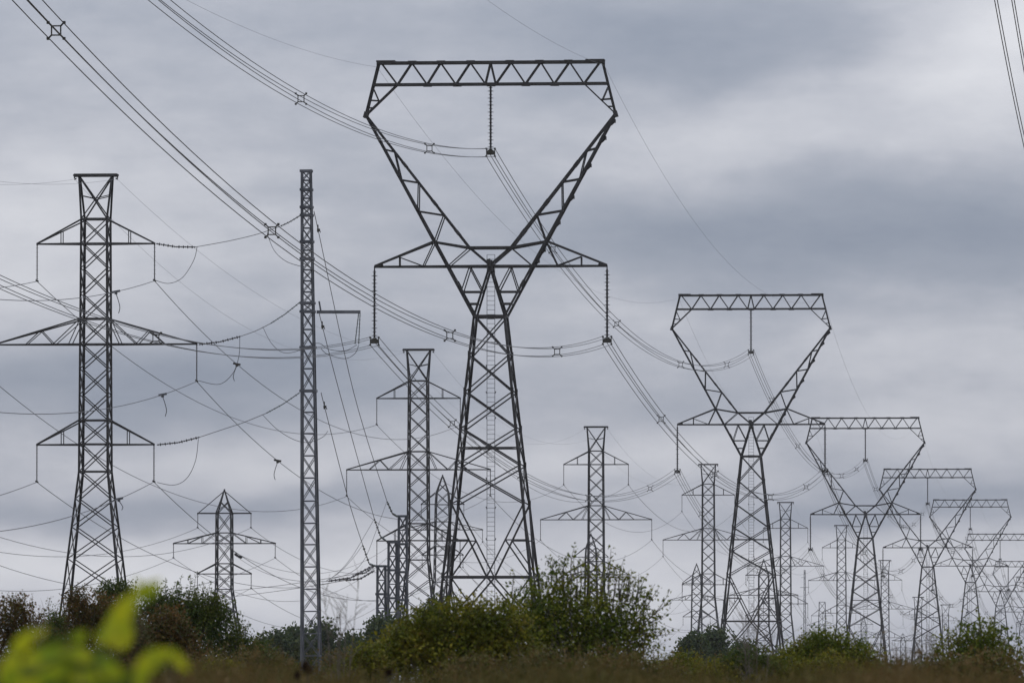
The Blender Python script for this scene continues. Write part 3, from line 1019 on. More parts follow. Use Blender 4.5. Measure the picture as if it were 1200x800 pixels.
cable('power_line', [(234, 512, 616), (258, 504, 611), (285, 495, 606), (312, 484, 600.5)], 0.028, WIRE, 'lowest line between the largest flat-topped tower and the tall mast', 'power line', LG)
JG = 'slack jumper loops'
cable('jumper_cable', [(231, 289, 616), (227, 305, 617), (214, 325, 617), (198, 332, 618), (182, 328.5, 618)], 0.024, WIRE, 'slack jumper loop under the upper right arm of the largest flat-topped tower', 'jumper cable', JG)
cable('jumper_cable', [(281, 395, 616), (280, 417, 616), (273, 437, 617), (257, 450, 618), (233, 446, 618)], 0.024, WIRE, 'slack jumper loop under the middle right arm of the largest flat-topped tower', 'jumper cable', JG)
cable('jumper_cable', [(232.5, 514, 616), (229, 540, 616), (219, 560, 617), (204, 568, 618), (184, 565, 618)], 0.024, WIRE, 'slack jumper loop under the lower right arm of the largest flat-topped tower', 'jumper cable', JG)
cable('jumper_cable', [(313, 273, 603), (321, 293, 601), (335, 306, 600), (352, 312, 600)], 0.024, WIRE, 'slack jumper loop left of the tall mast near its top', 'jumper cable', JG)
cable('jumper_cable', [(308, 383, 603), (318, 402, 601), (332, 413, 600), (349, 411, 599), (372, 402, 599), (385, 409, 599), (404, 411, 599), (418, 404, 600)], 0.024, WIRE, 'slack jumper loop passing the tall mast to its bracket insulators', 'jumper cable', JG)
cable('jumper_cable', [(420.3, 404, 600), (416, 414, 600), (404, 420, 600), (384, 415, 600), (376, 408, 600)], 0.024, WIRE, 'short jumper loop below the bracket of the tall mast', 'jumper cable', JG)
cable('jumper_cable', [(308, 486, 603), (325, 503, 601), (345, 515, 600), (362, 518, 599), (378, 512, 599), (384, 505, 600)], 0.024, WIRE, 'slack jumper loop crossing the lower half of the tall mast', 'jumper cable', JG)
DG = 'steep lines from the mast to the columns'
for nm, st, mid, s1_, en in (('uppermost', (369, 253), (414.6, 460), (453.5, 587), (466, 605)),
                            ('middle', (374, 366), (398, 460), (438.5, 607), (453, 634)),
                            ('lowest', (376.5, 460), (408, 584), (425, 638), (440, 663))):
    f = lambda p: 600 + 100 * (p[0] - st[0]) / (en[0] - st[0])
    m_end = (st[0] + 3.5, st[1] + 15)
    cable('power_line', [(*p, f(p)) for p in (st, m_end, mid, s1_)], 0.028, WIRE, f'{nm} steep line from the tall mast down to the grey columns', 'power line', DG)
    ins((*s1_, f(s1_)), (*en, f(en)), 0.12, 14, f'insulator string at the foot of the {nm} steep line by the grey columns', 'insulator strings at the grey columns', GLASS_INS)
    p = at(m_end[0], m_end[1], f(m_end))
    m = MB(); m.bar(p + Vector((0, 0, .3)), p - Vector((0, 0, .28)), .11, .1); m.box(p + Vector((.05, 0, -.1)), .24, .14, .2); m.bar(p + Vector((.12, 0, -.05)), p + Vector((.2, 0, -.3)), .07)
    tag(m.build('line_damper', HARDWARE, None, loc=p.copy()), f'small dark damper at the head of the {nm} steep line', 'line damper', 'dampers on the steep lines')
cable('jumper_cable', [(453, 588, 684), (441, 621, 675), (427, 655, 668), (410, 671, 664), (384, 679, 660)], 0.022, WIRE, 'rightmost of three jumper loops left of the grey columns', 'jumper cable', JG)
cable('jumper_cable', [(438.5, 608, 680), (428, 626, 672), (413, 651, 668), (397, 670, 664), (383, 680, 660)], 0.022, WIRE, 'middle of three jumper loops left of the grey columns', 'jumper cable', JG)
cable('jumper_cable', [(425, 638, 680), (414, 653, 672), (398, 670, 668), (381, 681, 660)], 0.022, WIRE, 'leftmost of three jumper loops left of the grey columns', 'jumper cable', JG)
HG = 'drooping insulator strings left of the grey columns'
ins((440, 661.5, 700), (416, 672, 690), 0.13, 10, 'lowest drooping insulator string left of the shortest grey column', HG)
ins((436, 663, 702), (385, 680.5, 690), 0.13, 22, 'longest drooping insulator string left of the shortest grey column', HG)
ins((439, 668, 700), (405, 679.5, 690), 0.12, 16, 'drooping insulator string hanging under the others beside the shortest grey column', HG)
WG = 'long lines running left from the grey columns'
for k, (pa, pb, th) in enumerate((((385, 680.5, 690), (278, 652, 1000), (340, 679)), ((405, 679.5, 690), (230, 702, 1000), (340, 690)), ((416, 672, 690), (240, 694, 1000), (340, 684)))):
    a, b_ = at(*pa), at(*pb)
    s, _ = sag_through(a, b_, *th)
    wire('power_line', a, b_, max(0.2, s), 0.028, WIRE, ('upper', 'lower', 'middle')[k] + ' of three lines running left behind the foot of the tall mast', 'power line', WG)
ins((275, 648.5, 1000), (283.5, 653, 998), 0.2, 10, 'stubby dark insulator on the right side of the dark pointed tower', None)

# grounding clamps with dangling tails on the wires
def hook(ij, px, label, flip=1, tail=1.5):
    a, b_, s = NEAR[ij]
    _, t = sag_through(a, b_, px, 0)
    p = span_at(a, b_, s, t); q = span_at(a, b_, s, t + 0.004)
    ax = (q - p).normalized()
    root = empty('line_clamp', p)
    tag(root, label, 'line clamp', 'clamps with dangling tails on the lines')
    m = MB()
    sx = Vector((flip, 0, 0))
    m.bar(sx * -.32 - UP * .05, sx * .32 + UP * .07, .12, .17)
    m.box(Vector((0, 0, -.14)), .22, .1, .14)
    m.build('clamp_body', GALV if flip > 0 else HARDWARE, root)
    m = MB()
    m.tube(curve3([Vector((0, 0, -.15)), Vector((.16 * flip, 0, -.15 - tail * .3)), Vector((.3 * flip, 0, -.15 - tail * .7)), Vector((.2 * flip, 0, -.15 - tail))]), .032, 5)
    m.build('tail', WIRE, root)
hook((0, 1), 135, 'small clamp with curled tail beside the upper body of the largest flat-topped tower')
hook((0, 3), 190, 'small clamp with curled tail on the line left of the middle right insulator')
hook((0, 5), 139, 'small clamp on the line in front of the splayed legs of the largest flat-topped tower', 1, .7)
hook((1, 3), 325, 'dark clamp with two straight tails on the line left of the tall mast', -1)
hook((1, 1), 277, 'dark clamp with straight tail where two lines cross left of the tall mast', -1, 1.3)

# ------------------------------------------------------------------ vegetation
def add_leaf(m, p, rnd, L, up=0.35):
    if rnd.random() < .3: L *= rnd.uniform(.5, .8)
    d = Vector((rnd.gauss(0, 1), rnd.gauss(0, 1), rnd.gauss(0, 1) + up)).normalized()
    s = d.cross(Vector((rnd.gauss(0, 1), rnd.gauss(0, 1), rnd.gauss(0, 1)))).normalized()
    n = d.cross(s)
    l = L * rnd.uniform(0.65, 1.25); w = l * rnd.uniform(.28, .40)
    m.add([p, p + d * (l * .45) + s * w + n * (l * .12), p + d * l, p + d * (l * .5) - s * w + n * (l * .12)], [(0, 1, 2, 3)])
def shrub(name, label, cat, group, d, mat, blobs, sprigs=(), leaf=0.06, seed=1, stem=None, clump=26, spread=0.5, base=None, stems=9, depth=0.8, dens=2.6):
    """blobs: (px, py, rx, ry, leaves); sprigs: (px0, py0, px1, py1, leaves). A shrub d metres away, leaves in clumps on real stems."""
    rnd = random.Random(seed)
    if leaf < .2: leaf *= .84; dens *= 1.3; clump = int(clump * 1.2)
    k = d / F
    bx = base if base is not None else sum(b[0] for b in blobs) / len(blobs)
    g = ground_z(d)
    o = at(bx, 700, d); root_p = Vector((o.x, d, g))
    root = empty(name, root_p)
    tag(root, label, cat, group)
    fm, sm = MB(), MB()
    cents = []
    for (px, py, rx, ry, n) in blobs:
        c = at(px, py, d)
        for _ in range(max(1, int(n * dens / clump))):
            while True:
                q = Vector((rnd.uniform(-1, 1), rnd.uniform(-1, 1), rnd.uniform(-1, 1)))
                if q.length <= 1: break
            q = q * (0.55 + 0.45 * rnd.random()) if rnd.random() < .3 else q
            cc = c + Vector((q.x * rx * k, q.y * rx * k * depth, q.z * ry * k))
            cents.append(cc)
            rc = leaf * clump ** .5 * spread * rnd.uniform(.6, 1.4)
            ax = Vector((rnd.gauss(0, .35), rnd.gauss(0, .35), 1)).normalized()
            m_ = int(clump * rnd.uniform(.5, 1.5))
            for _ in range(m_):
                gv = Vector((rnd.gauss(0, .7), rnd.gauss(0, .7), rnd.gauss(0, .6))) + ax * rnd.gauss(0, .6)
                if gv.length > 1.5: gv *= 1.1 / gv.length
                p = cc + gv * rc
                if p.z > g + .05: add_leaf(fm, p - root_p, rnd, leaf)
    def limb(a, b, r0, r1, bend=.15):
        a, b = Vector(a), Vector(b)
        ln = (b - a).length
        off = Vector((rnd.gauss(0, 1), rnd.gauss(0, 1), 0)) * ln * bend * .4
        pts = [a + (b - a) * t + off * math.sin(math.pi * t) for t in (0, .25, .5, .75, 1)]
        sm.tube(pts, [r0 + (r1 - r0) * t for t in (0, .25, .5, .75, 1)], 5)
        return pts
    rs = leaf * .35
    if cents:
        forks = []
        for i in range(stems):
            c = rnd.choice(cents)
            f = Vector((root_p.x + (c.x - root_p.x) * .6 + rnd.gauss(0, .05), d + (c.y - d) * .6, g + (c.z - g) * rnd.uniform(.45, .65)))
            limb(Vector((rnd.gauss(0, .06), rnd.gauss(0, .06), -0.1)), f - root_p, rs * 1.6, rs)
            forks.append(f)
        for c in rnd.sample(cents, min(len(cents), stems * 7)):
            f = min(forks, key=lambda q: (q - c).length)
            limb(f - root_p, c - root_p, rs * .75, rs * .25, .3)
    for (x0, y0, x1, y1, n) in sprigs:
        dd = d + rnd.uniform(-1, 1) * 20 * k
        a, b_ = at(x0, y0, dd), at(x1, y1, dd)
        pts = limb(a - root_p, b_ - root_p, rs * .5, rs * .12, .15)
        for i in range(n):
            t = rnd.random() ** .8
            j = min(3, int(t * 4)); p = pts[j] + (pts[j + 1] - pts[j]) * (t * 4 - j)
            add_leaf(fm, p + Vector((max(-1, min(1, rnd.gauss(0, .5))) * leaf, max(-1, min(1, rnd.gauss(0, .5))) * leaf, rnd.gauss(0, leaf * .3))), rnd, leaf, .5)
    sm.build('stem', stem or STEM, root)
    fm.build('foliage', mat, root)
    return root

SG = 'shrubs along the foreground'
_rs = random.Random(31)
BIG_SHOOTS = []
for _ in range(46):
    _x = _rs.uniform(596, 770)
    _top = lerp_tab([(596, 690), (620, 668), (650, 650), (675, 648), (705, 656), (735, 664), (760, 678), (775, 696)], _x) + abs(_rs.gauss(0, 14))
    BIG_SHOOTS.append((_x + _rs.gauss(0, 6) - (_x - 680) * .15, _top + _rs.uniform(35, 60), _x + _rs.gauss(0, 5), _top, _rs.randint(12, 26)))
# far trees first
def tree(label, px, top, bot, hw, d, seed, mat=None, n=4500):
    top -= 4; hw *= 1.2
    h = bot - top
    rnd = random.Random(seed)
    bl = []
    for i in range(7):
        t = rnd.random()
        bl.append((px + rnd.uniform(-.55, .55) * hw, top + h * (.14 + .6 * t), hw * rnd.uniform(.35, .6), h * rnd.uniform(.12, .22), n / 7))
    k = d / F
    shrub('broadleaf_tree', label, 'tree', 'far trees beyond the mast', d, mat or L_FAR, bl, (), 0.34, seed, None, 22, .5, px, 5)
TR = [(322, 741, 800, 22, 640, 'far green tree left of the foot of the tall mast'),
      (345, 742, 800, 16, 660, 'far pale green tree touching the left leg of the tall mast'),
      (388, 737, 800, 20, 670, 'far pale green tree right of the foot of the tall mast'),
      (412, 741, 800, 17, 690, 'far tree second right of the tall mast'),
      (434, 735, 800, 20, 680, 'far dark tree left of the shortest grey column'),
      (455, 733, 800, 18, 720, 'far dark tree behind the grey columns'),
      (508, 700, 800, 9, 760, 'narrow dark conifer-like tree between tower legs'),
      (835, 747, 800, 18, 760, 'far pale shrubby tree left of the second delta pylon foot'),
      (812, 756, 800, 14, 700, 'far low pale tree right of the loose shrub'),
      (862, 754, 800, 14, 800, 'far low tree between the legs of the second delta pylon')]
for i, (px, tp, bt, hw, d, lab) in enumerate(TR):
    tree(lab, px, tp, bt, hw, d, 50 + i, L_FAR)

shrub('red_leaved_shrub', 'dark red-brown shrub at the left picture edge', 'shrub', SG, 130, L_RED,
      [(10, 730, 24, 30, 900), (35, 745, 28, 30, 800), (5, 770, 40, 40, 900), (60, 775, 30, 30, 500), (22, 712, 12, 12, 160)],
      [(30, 730, 26, 693, 22), (34, 730, 38, 696, 22), (3, 720, 2, 697, 16), (14, 715, 12, 703, 12), (45, 735, 47, 708, 12)], .058, 11)
shrub('dark_shrub', 'dark grey-green shrub between two red-brown shrubs at left', 'shrub', SG, 150, L_DARK,
      [(63, 735, 17, 24, 700), (58, 765, 28, 30, 700), (76, 750, 20, 30, 500)], [(58, 720, 60, 698, 22), (65, 725, 70, 706, 14), (50, 735, 48, 716, 10)], .058, 12)
shrub('red_leaved_shrub', 'red-brown shrub in front of the feet of the largest flat-topped tower', 'shrub', SG, 135, L_RED,
      [(95, 722, 17, 28, 900), (120, 722, 24, 28, 1000), (105, 760, 40, 40, 1300), (140, 735, 18, 34, 700), (88, 705, 9, 12, 200)],
      [(85, 705, 82, 688, 14), (112, 700, 110, 690, 12)], .058, 13)
shrub('green_shrub', 'small green shrub top showing behind the red-brown shrub', 'shrub', SG, 150, L_DARK,
      [(128, 695, 14, 12, 420), (146, 698, 14, 14, 420), (135, 725, 24, 25, 600)], [(125, 695, 124, 681, 14), (140, 694, 143, 682, 14), (158, 700, 160, 678, 16)], .058, 14)
shrub('upright_shrub', 'tall dark green shrub with upright shoots below the dark pointed tower', 'shrub', SG, 140, L_DARK,
      [(200, 715, 26, 26, 1300), (232, 718, 28, 26, 1400), (215, 755, 50, 40, 2000), (262, 745, 28, 28, 1200), (290, 768, 26, 24, 900), (180, 712, 14, 20, 500), (312, 782, 18, 18, 400), (250, 715, 16, 18, 500)],
      [(172, 715, 170, 688, 26), (183, 712, 182, 682, 30), (196, 705, 194, 676, 34), (205, 705, 206, 681, 26), (212, 702, 214, 672, 34), (220, 705, 223, 674, 30), (229, 705, 231, 670, 34),
       (237, 708, 239, 681, 28), (246, 710, 248, 679, 26), (255, 718, 258, 692, 26), (265, 725, 268, 705, 22), (276, 735, 280, 716, 20), (287, 745, 292, 727, 18), (300, 760, 306, 741, 16), (311, 770, 318, 750, 14), (268, 728, 275, 700, 16)], .058, 15, None, 26, .5, 225, 14)
shrub('red_leaved_shrub', 'low red-brown shrub in front of the tall dark green shrub', 'shrub', SG, 120, L_RED,
      [(195, 742, 26, 24, 1200), (180, 765, 30, 28, 900), (215, 765, 26, 26, 800)], [(190, 725, 188, 712, 10), (205, 728, 207, 714, 10)], .065, 16)
shrub('weedy_shrub', 'brownish weedy thicket below the tall mast', 'shrub', SG, 110, L_BROWN,
      [(265, 785, 40, 20, 900), (325, 790, 34, 18, 800), (400, 784, 30, 20, 700), (300, 778, 26, 14, 400), (365, 800, 30, 10, 300)], [(280, 775, 284, 752, 12), (335, 780, 332, 762, 10), (412, 775, 408, 756, 10)], .055, 17)
shrub('green_shrub', 'small bright yellow-green bush left of the foot of the tall mast', 'shrub', SG, 115, L_YELLOW,
      [(304, 782, 14, 10, 420)], [(300, 780, 299, 768, 8)], .05, 18)
shrub('yellow_green_shrub', 'low olive shrub in front of the shortest grey column', 'shrub', SG, 105, L_YELLOW,
      [(438, 775, 26, 20, 800), (460, 765, 20, 22, 600), (420, 790, 30, 16, 500)], [(432, 765, 430, 752, 10), (455, 755, 458, 738, 14)], .055, 19)
shrub('yellow_green_shrub', 'broad yellow-green shrub below the left leg of the largest delta pylon', 'shrub', SG, 95, L_YELLOW,
      [(495, 745, 30, 26, 1500), (540, 735, 34, 24, 1700), (585, 738, 34, 28, 1700), (520, 775, 60, 28, 1900), (590, 775, 40, 28, 1200), (470, 762, 18, 18, 500)],
      [(480, 735, 476, 718, 14), (497, 730, 494, 712, 18), (515, 725, 516, 704, 20), (528, 720, 525, 706, 16), (545, 718, 548, 703, 20), (560, 720, 563, 702, 20), (577, 720, 574, 704, 18), (590, 720, 594, 700, 20), (455, 752, 450, 735, 10), (465, 748, 468, 724, 14), (505, 718, 507, 696, 12), (553, 712, 556, 694, 10), (536, 715, 534, 700, 12)], .06, 20, None, 20, .75, 535, 14, .8, 2.0)
shrub('loose_leaved_shrub', 'largest shrub, loose-leaved green sprays by the right leg of the largest delta pylon', 'shrub', SG, 100, L_GREEN,
      [(640, 718, 36, 24, 1000), (680, 724, 40, 28, 1300), (725, 728, 32, 26, 800), (655, 750, 55, 38, 2200), (715, 758, 45, 34, 1500), (622, 735, 26, 30, 800), (752, 740, 20, 24, 300), (658, 692, 22, 16, 260)],
      BIG_SHOOTS + [(600, 700, 603, 672, 18), (615, 705, 617, 678, 22), (632, 690, 630, 664, 24), (645, 690, 648, 655, 34), (660, 685, 663, 652, 34), (670, 680, 673, 640, 26), (682, 690, 686, 655, 18), (697, 690, 700, 645, 16),
       (712, 690, 716, 642, 16), (726, 700, 733, 650, 18), (735, 700, 742, 668, 20), (745, 710, 760, 672, 22), (755, 715, 772, 688, 20), (760, 725, 784, 705, 20), (755, 730, 785, 690, 12), (745, 745, 780, 738, 22),
       (750, 735, 778, 722, 24), (735, 705, 738, 672, 18), (704, 700, 706, 668, 20), (765, 745, 790, 742, 10), (625, 700, 622, 682, 14), (690, 700, 691, 668, 24), (652, 700, 655, 668, 26)], .062, 21, None, 18, .9, 680, 16, .8, 1.35)
shrub('weedy_shrub', 'brown weedy thicket in front of the largest shrub', 'shrub', SG, 85, L_BROWN,
      [(560, 790, 50, 18, 900), (640, 788, 50, 20, 1000), (715, 788, 45, 22, 900), (770, 790, 30, 16, 400)], [(610, 780, 606, 752, 12), (660, 780, 664, 758, 10), (720, 780, 724, 755, 10)], .05, 22)
shrub('yellow_green_shrub', 'low yellow-green bush left of the second delta pylon foot', 'shrub', SG, 120, L_YELLOW,
      [(800, 782, 26, 16, 700), (780, 785, 20, 14, 400), (825, 790, 20, 12, 300)], [(790, 775, 788, 762, 10), (805, 772, 808, 760, 10)], .055, 23)
shrub('weedy_shrub', 'brown thicket at the foot of the second delta pylon', 'shrub', SG, 140, L_BROWN,
      [(865, 788, 36, 18, 700), (895, 785, 20, 16, 400), (840, 795, 30, 12, 300)], [(850, 780, 852, 765, 10), (880, 780, 884, 764, 10)], .065, 24)
shrub('domed_shrub', 'domed green bush between the second and third delta pylons', 'shrub', SG, 110, L_GREEN,
      [(970, 765, 34, 22, 1700), (935, 778, 30, 20, 1200), (1005, 775, 28, 20, 1000), (965, 792, 60, 22, 1800), (1030, 788, 16, 14, 300), (955, 758, 18, 14, 500)],
      [(955, 755, 953, 742, 14), (966, 752, 968, 738, 18), (978, 752, 980, 741, 18), (990, 757, 993, 743, 16), (1000, 762, 1006, 747, 16), (1012, 768, 1018, 752, 14), (940, 765, 938, 751, 14), (925, 770, 922, 758, 12), (1022, 775, 1032, 764, 12)], .055, 25, None, 26, .55, 965, 12)
shrub('yellow_green_shrub', 'low yellow-green growth in front of the domed green bush', 'shrub', SG, 100, L_YELLOW,
      [(935, 788, 26, 14, 600), (975, 785, 28, 16, 700), (1005, 792, 24, 12, 400), (905, 794, 18, 10, 250)], [(960, 780, 962, 762, 10), (930, 780, 926, 768, 8), (985, 778, 990, 765, 8)], .05, 30)
shrub('loose_leaved_shrub', 'loose green bush with brown base at the right picture edge', 'shrub', SG, 105, L_GREEN,
      [(1135, 765, 26, 22, 1000), (1160, 770, 26, 22, 900), (1185, 785, 20, 18, 500), (1150, 750, 22, 14, 420), (1110, 778, 14, 16, 300), (1145, 790, 40, 18, 800)],
      [(1100, 770, 1097, 745, 18), (1112, 760, 1110, 738, 16), (1122, 755, 1121, 733, 16), (1133, 750, 1132, 731, 18), (1145, 745, 1147, 728, 18), (1157, 748, 1160, 727, 20), (1168, 752, 1174, 735, 18), (1178, 758, 1186, 742, 18), (1185, 765, 1196, 750, 16), (1190, 775, 1200, 762, 12)], .06, 26, None, 20, .85, 1145, 12, .8, 1.5)
shrub('weedy_shrub', 'dry brown thicket under the loose bush at the right', 'shrub', SG, 80, L_BROWN,
      [(1110, 792, 34, 18, 700), (1160, 788, 40, 22, 900), (1055, 797, 30, 10, 300)], [(1090, 785, 1094, 765, 8), (1140, 780, 1142, 760, 8)], .05, 27)

shrub('weedy_shrub', 'dark weedy thicket filling the bottom left behind the lime leaves', 'shrub', SG, 100, L_BROWN,
      [(20, 795, 40, 20, 800), (80, 790, 40, 24, 900), (145, 778, 34, 34, 1200), (160, 750, 16, 26, 500), (205, 790, 40, 22, 800), (150, 800, 40, 16, 600)], [(150, 770, 152, 745, 10)], .05, 28)
shrub('upright_shrub', 'dark green shrub filling the gap behind the lime leaves', 'shrub', SG, 160, L_DARK,
      [(155, 735, 20, 30, 900), (160, 775, 30, 30, 900), (30, 775, 40, 24, 700), (95, 785, 40, 20, 600)], [(158, 715, 160, 692, 16), (165, 715, 166, 690, 14)], .06, 29)
LOW = 'low growth in front of the shrubs'
for (px, py, rx, ry, n, mt, lab) in ((250, 792, 30, 13, 500, L_YELLOW, 'low olive growth below the tall dark green shrub'),
                                     (415, 795, 28, 12, 450, L_GREEN, 'low green growth right of the foot of the tall mast'),
                                     (560, 796, 34, 12, 500, L_GREEN, 'low green growth below the broad yellow-green shrub'),
                                     (745, 792, 30, 16, 600, L_YELLOW, 'low yellow-green growth under the right side of the largest shrub'),
                                     (850, 792, 34, 14, 600, L_YELLOW, 'low olive growth at the foot of the second delta pylon'),
                                     (880, 778, 22, 16, 500, L_DARK, 'low dark growth left of the domed green bush'),
                                     (1070, 792, 26, 14, 500, L_DARK, 'low dark growth between the domed bush and the right bush')):
    rr = random.Random(int(px))
    shrub('low_shrub', lab, 'shrub', LOW, 90 + (px % 30), mt, [(px, py, rx, ry, n), (px + rx * .7, py + 4, rx * .6, ry * .8, n * .4), (px - rx * .8, py + 3, rx * .5, ry * .8, n * .35)],
          [(px + q, py - ry * .3, px + q + rr.gauss(0, 4), py - ry - rr.uniform(4, 16), 10) for q in (-rx * .7, -rx * .3, 0, rx * .35, rx * .8)], .05, int(px), None, 24, .55, px, 7)
# bare twiggy saplings
def bare(label, px, top, d, seed, spread):
    rnd = random.Random(seed)
    p = at(px, top, d); g = ground_z(d)
    root = empty('bare_sapling', Vector((p.x, d, g)))
    tag(root, label, 'sapling', 'bare twiggy saplings')
    H = p.z - g
    k = d / F
    for i in range(5):
        m = MB()
        tip = Vector((rnd.uniform(-1, 1) * spread * k, rnd.uniform(-1, 1) * spread * k, H * rnd.uniform(.85, 1.0)))
        pts = [Vector((tip.x * t ** 1.6, tip.y * t ** 1.6, tip.z * t)) for t in (0, .3, .55, .75, .9, 1)]
        m.tube(pts, [.009 * (1.15 - t) for t in (0, .3, .55, .75, .9, 1)], 4)
        for j in range(18):
            t = rnd.uniform(.5, .98); q = Vector((tip.x * t ** 1.6, tip.y * t ** 1.6, tip.z * t))
            l = H * rnd.uniform(.04, .14)
            e = q + Vector((rnd.gauss(0, .6), rnd.gauss(0, .6), rnd.uniform(.4, 1.2))).normalized() * l
            m.tube([q, (q + e) / 2 + Vector((rnd.gauss(0, .02), 0, .01)), e], [.003, .0022, .0012], 4)
        m.build('branch', TWIG, root)
bare('faint bare sapling right of the tall mast', 398, 668, 70, 1, 28)
bare('faint bare sapling in front of the second delta pylon', 884, 700, 65, 2, 22)
bare('pale bare sapling between third and fourth delta pylons', 1062, 735, 75, 3, 22)
bare('pale bare sapling left of the bush at the right picture edge', 1085, 742, 80, 4, 16)
bare('pale bare sapling among the shrubs at far left', 48, 705, 120, 5, 16)

# tall dry meadow grass and weeds: nobody could count it
def meadow():
    rnd = random.Random(77)
    m = MB()
    for _ in range(26000):
        d = 24 + 90 * rnd.random() ** 1.1
        x = rnd.uniform(-0.075, 0.075) * d
        px = 600 + F * x / d
        top = 794 + 9 * math.sin(px / 61.0) + 7 * math.sin(px / 19.0 + 1 + d * .1) + rnd.gauss(0, 10) - 3 * math.sin(d * .3)
        top += 13 * math.exp(-((px - 368) / 22) ** 2)
        if rnd.random() < .09: top -= rnd.uniform(5, 34)
        h = at(px, top, d).z
        if h < .3: continue
        lean = Vector((rnd.gauss(0, .13), rnd.gauss(0, .13), 0)) * h
        w = rnd.uniform(.0025, .006)
        a = rnd.uniform(0, math.pi)
        s = Vector((math.cos(a), math.sin(a), 0)) * w
        p0 = Vector((x, d, -.02)) - lean * .5
        pts = [p0, p0 + Vector((0, 0, h * .45)) + lean * .25, p0 + Vector((0, 0, h * .8)) + lean * .65, p0 + Vector((0, 0, h)) + lean]
        vs = []
        for q, f in zip(pts, (1, .9, .6, .15)): vs += [q - s * f, q + s * f]
        m.add(vs, [(0, 1, 3, 2), (2, 3, 5, 4), (4, 5, 7, 6)])
        if rnd.random() < .55:                      # seed head and small withered leaves
            for _ in range(rnd.randint(3, 8)):
                t = rnd.uniform(.55, 1.0)
                q = p0 + Vector((0, 0, h * t)) + lean * t * t
                add_leaf(m, q, rnd, .032, .4)
    gm = leafmat('dry_grass', [(0.085, 0.052, 0.022), (0.13, 0.082, 0.034), (0.095, 0.074, 0.022), (0.17, 0.115, 0.05), (0.07, 0.072, 0.016)], .2, .8)
    t = gm.node_tree
    r1 = next(n for n in t.nodes if n.type == 'VALTORGB')
    tc = N(t, 'ShaderNodeTexCoord'); nz = N(t, 'ShaderNodeTexNoise')
    nz.inputs['Scale'].default_value = 0.9; nz.inputs['Detail'].default_value = 3
    mp_ = N(t, 'ShaderNodeMapping'); mp_.inputs['Scale'].default_value = (1, .12, .4)
    t.links.new(tc.outputs['Object'], mp_.inputs[0]); t.links.new(mp_.outputs[0], nz.inputs['Vector'])
    r2 = N(t, 'ShaderNodeValToRGB')
    r2.color_ramp.elements[0].position = .42; r2.color_ramp.elements[0].color = (0.06, 0.066, 0.012, 1)
    r2.color_ramp.elements[1].position = .6; r2.color_ramp.elements[1].color = (0.135, 0.086, 0.030, 1)
    q = r2.color_ramp.elements.new(.5); q.color = (0.11, 0.09, 0.022, 1)
    t.links.new(nz.outputs[0], r2.inputs[0])
    mx = N(t, 'ShaderNodeMix', data_type='RGBA'); mx.inputs[0].default_value = .65
    t.links.new(r1.outputs[0], mx.inputs[6]); t.links.new(r2.outputs[0], mx.inputs[7])
    for n in t.nodes:
        if n.type in ('BSDF_PRINCIPLED', 'BSDF_TRANSLUCENT'):
            for l in list(n.inputs[0].links): t.links.remove(l)
            t.links.new(mx.outputs[2], n.inputs[0])
    g = m.build('meadow_grass', gm)
    g['kind'] = 'stuff'
meadow()
# dark seed head in front of the mast foot
def seed_head(px, py, d, r, label):
    p = at(px, py, d)
    root = empty('seed_head', Vector((p.x, d, 0)))
    tag(root, label, 'dried flower', 'dried flower heads in the grass')
    m = MB(); m.tube([Vector((.05, 0, 0)), Vector((.03, 0, p.z * .6)), Vector((0, 0, p.z))], [.006, .005, .004], 5)
    m.build('stalk', STEM, root)
    m = MB(); rnd = random.Random(int(px))
    for _ in range(220):
        q = Vector((rnd.gauss(0, 1), rnd.gauss(0, 1), rnd.gauss(0, 1))).normalized() * r * rnd.uniform(.3, 1)
        add_leaf(m, Vector((0, 0, p.z)) + q, rnd, r * .8)
    m.build('flower_head', leafmat('dry_flower_head', [(0.03, 0.014, 0.009), (0.045, 0.02, 0.012)], .1, .9), root)
seed_head(360, 783, 34, .022, 'blurred dark seed head in front of the foot of the tall mast')
seed_head(348, 791, 36, .014, 'small blurred seed head low left of the foot of the tall mast')
seed_head(455, 788, 36, .016, 'small blurred seed head below the shortest grey column')

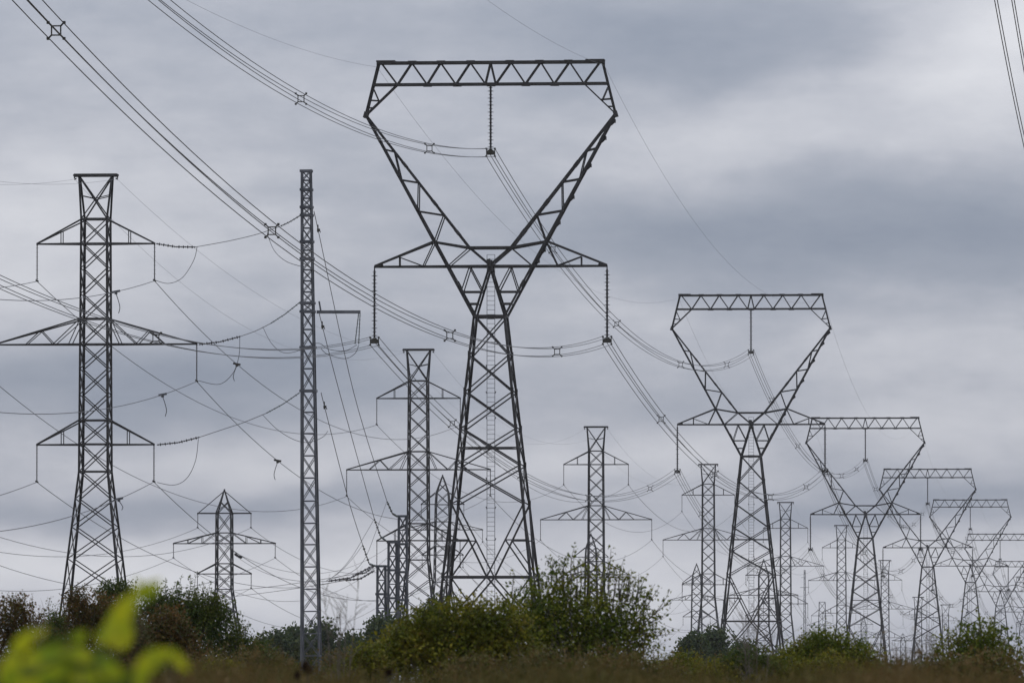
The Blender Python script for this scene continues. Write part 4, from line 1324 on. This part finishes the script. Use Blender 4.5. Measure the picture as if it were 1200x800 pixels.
# lime green sapling right in front of the lens
def fore_leaf(m, c, ang, L, wd, roll, rnd):
    ux = Vector((math.cos(ang), 0, math.sin(ang)))
    side = Vector((-math.sin(ang), 0, math.cos(ang)))
    side = Quaternion(ux, roll) @ side
    n = ux.cross(side)
    rows = 9
    vs, fs = [], []
    for i in range(rows):
        t = i / (rows - 1)
        w = wd * math.sin(math.pi * min(1, t * .93 + .04)) ** .8 * (1.1 - .35 * t)
        c0 = c + ux * (L * (t - .5)) + n * (-.12 * L * (2 * t - 1) ** 2)
        for k in (-1, -.5, 0, .5, 1):
            vs.append(c0 + side * (w * k) + n * (abs(k) * w * .3))
    for i in range(rows - 1):
        for k in range(4):
            fs.append((i * 5 + k, i * 5 + k + 1, (i + 1) * 5 + k + 1, (i + 1) * 5 + k))
    m.add(vs, fs)
def sapling():
    d = 11.0
    rnd = random.Random(8)
    p0 = at(90, 900, d); rp = Vector((p0.x, d, 0))
    root = empty('leafy_sapling', rp)
    tag(root, 'blurred lime green leafy sapling close to the lens at bottom left', 'sapling')
    k = d / F
    sm = MB()
    tw = {}
    for i, tip in enumerate(((168, 690), (140, 740), (20, 760), (95, 775), (205, 772), (60, 790))):
        t = at(tip[0], tip[1], d + .02 * i) - rp
        a = Vector((0.01 * i, 0, 0))
        sm.tube([a, Vector((t.x * .2, 0, t.z * .45)), Vector((t.x * .55, .01 * i, t.z * .8)), t], [.006, .0045, .003, .0015], 6)
    sm.build('stem', STEM, root)
    spec = [(172, 691, 30, 40, 12, .5), (163, 688, 110, 26, 8, .9), (147, 712, 60, 40, 13, .3), (138, 737, 100, 50, 19, .1), (121, 744, 60, 26, 9, -.6),
            (93, 745, 25, 22, 9, .6), (45, 741, 20, 28, 7, 1.0), (27, 751, 50, 36, 11, .4), (52, 768, 14, 52, 12, -.3), (92, 766, 165, 34, 10, .3),
            (130, 783, -45, 34, 12, .1), (12, 783, 75, 44, 14, .2), (60, 789, 25, 44, 11, .5), (100, 794, 0, 34, 10, -.2), (171, 778, 62, 42, 12, .2), (189, 765, 8, 36, 9, .4), (211, 774, -52, 32, 8, .5),
            (164, 797, 85, 24, 10, -.3), (30, 803, 5, 40, 12, .1)]
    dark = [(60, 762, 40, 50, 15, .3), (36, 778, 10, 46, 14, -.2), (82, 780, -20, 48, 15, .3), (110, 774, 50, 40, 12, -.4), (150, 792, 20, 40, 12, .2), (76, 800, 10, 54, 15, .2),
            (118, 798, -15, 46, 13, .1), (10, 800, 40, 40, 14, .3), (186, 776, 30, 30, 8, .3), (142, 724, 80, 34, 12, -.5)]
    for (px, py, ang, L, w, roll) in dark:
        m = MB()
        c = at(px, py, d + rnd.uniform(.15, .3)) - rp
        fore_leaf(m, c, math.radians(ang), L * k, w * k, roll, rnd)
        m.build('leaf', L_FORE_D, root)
    for i, (px, py, ang, L, w, roll) in enumerate(spec):
        m = MB()
        c = at(px, py, d + rnd.uniform(-.12, .12)) - rp
        fore_leaf(m, c, math.radians(ang), L * k, w * k, roll, rnd)
        m.build('leaf', L_FORE, root)
sapling()
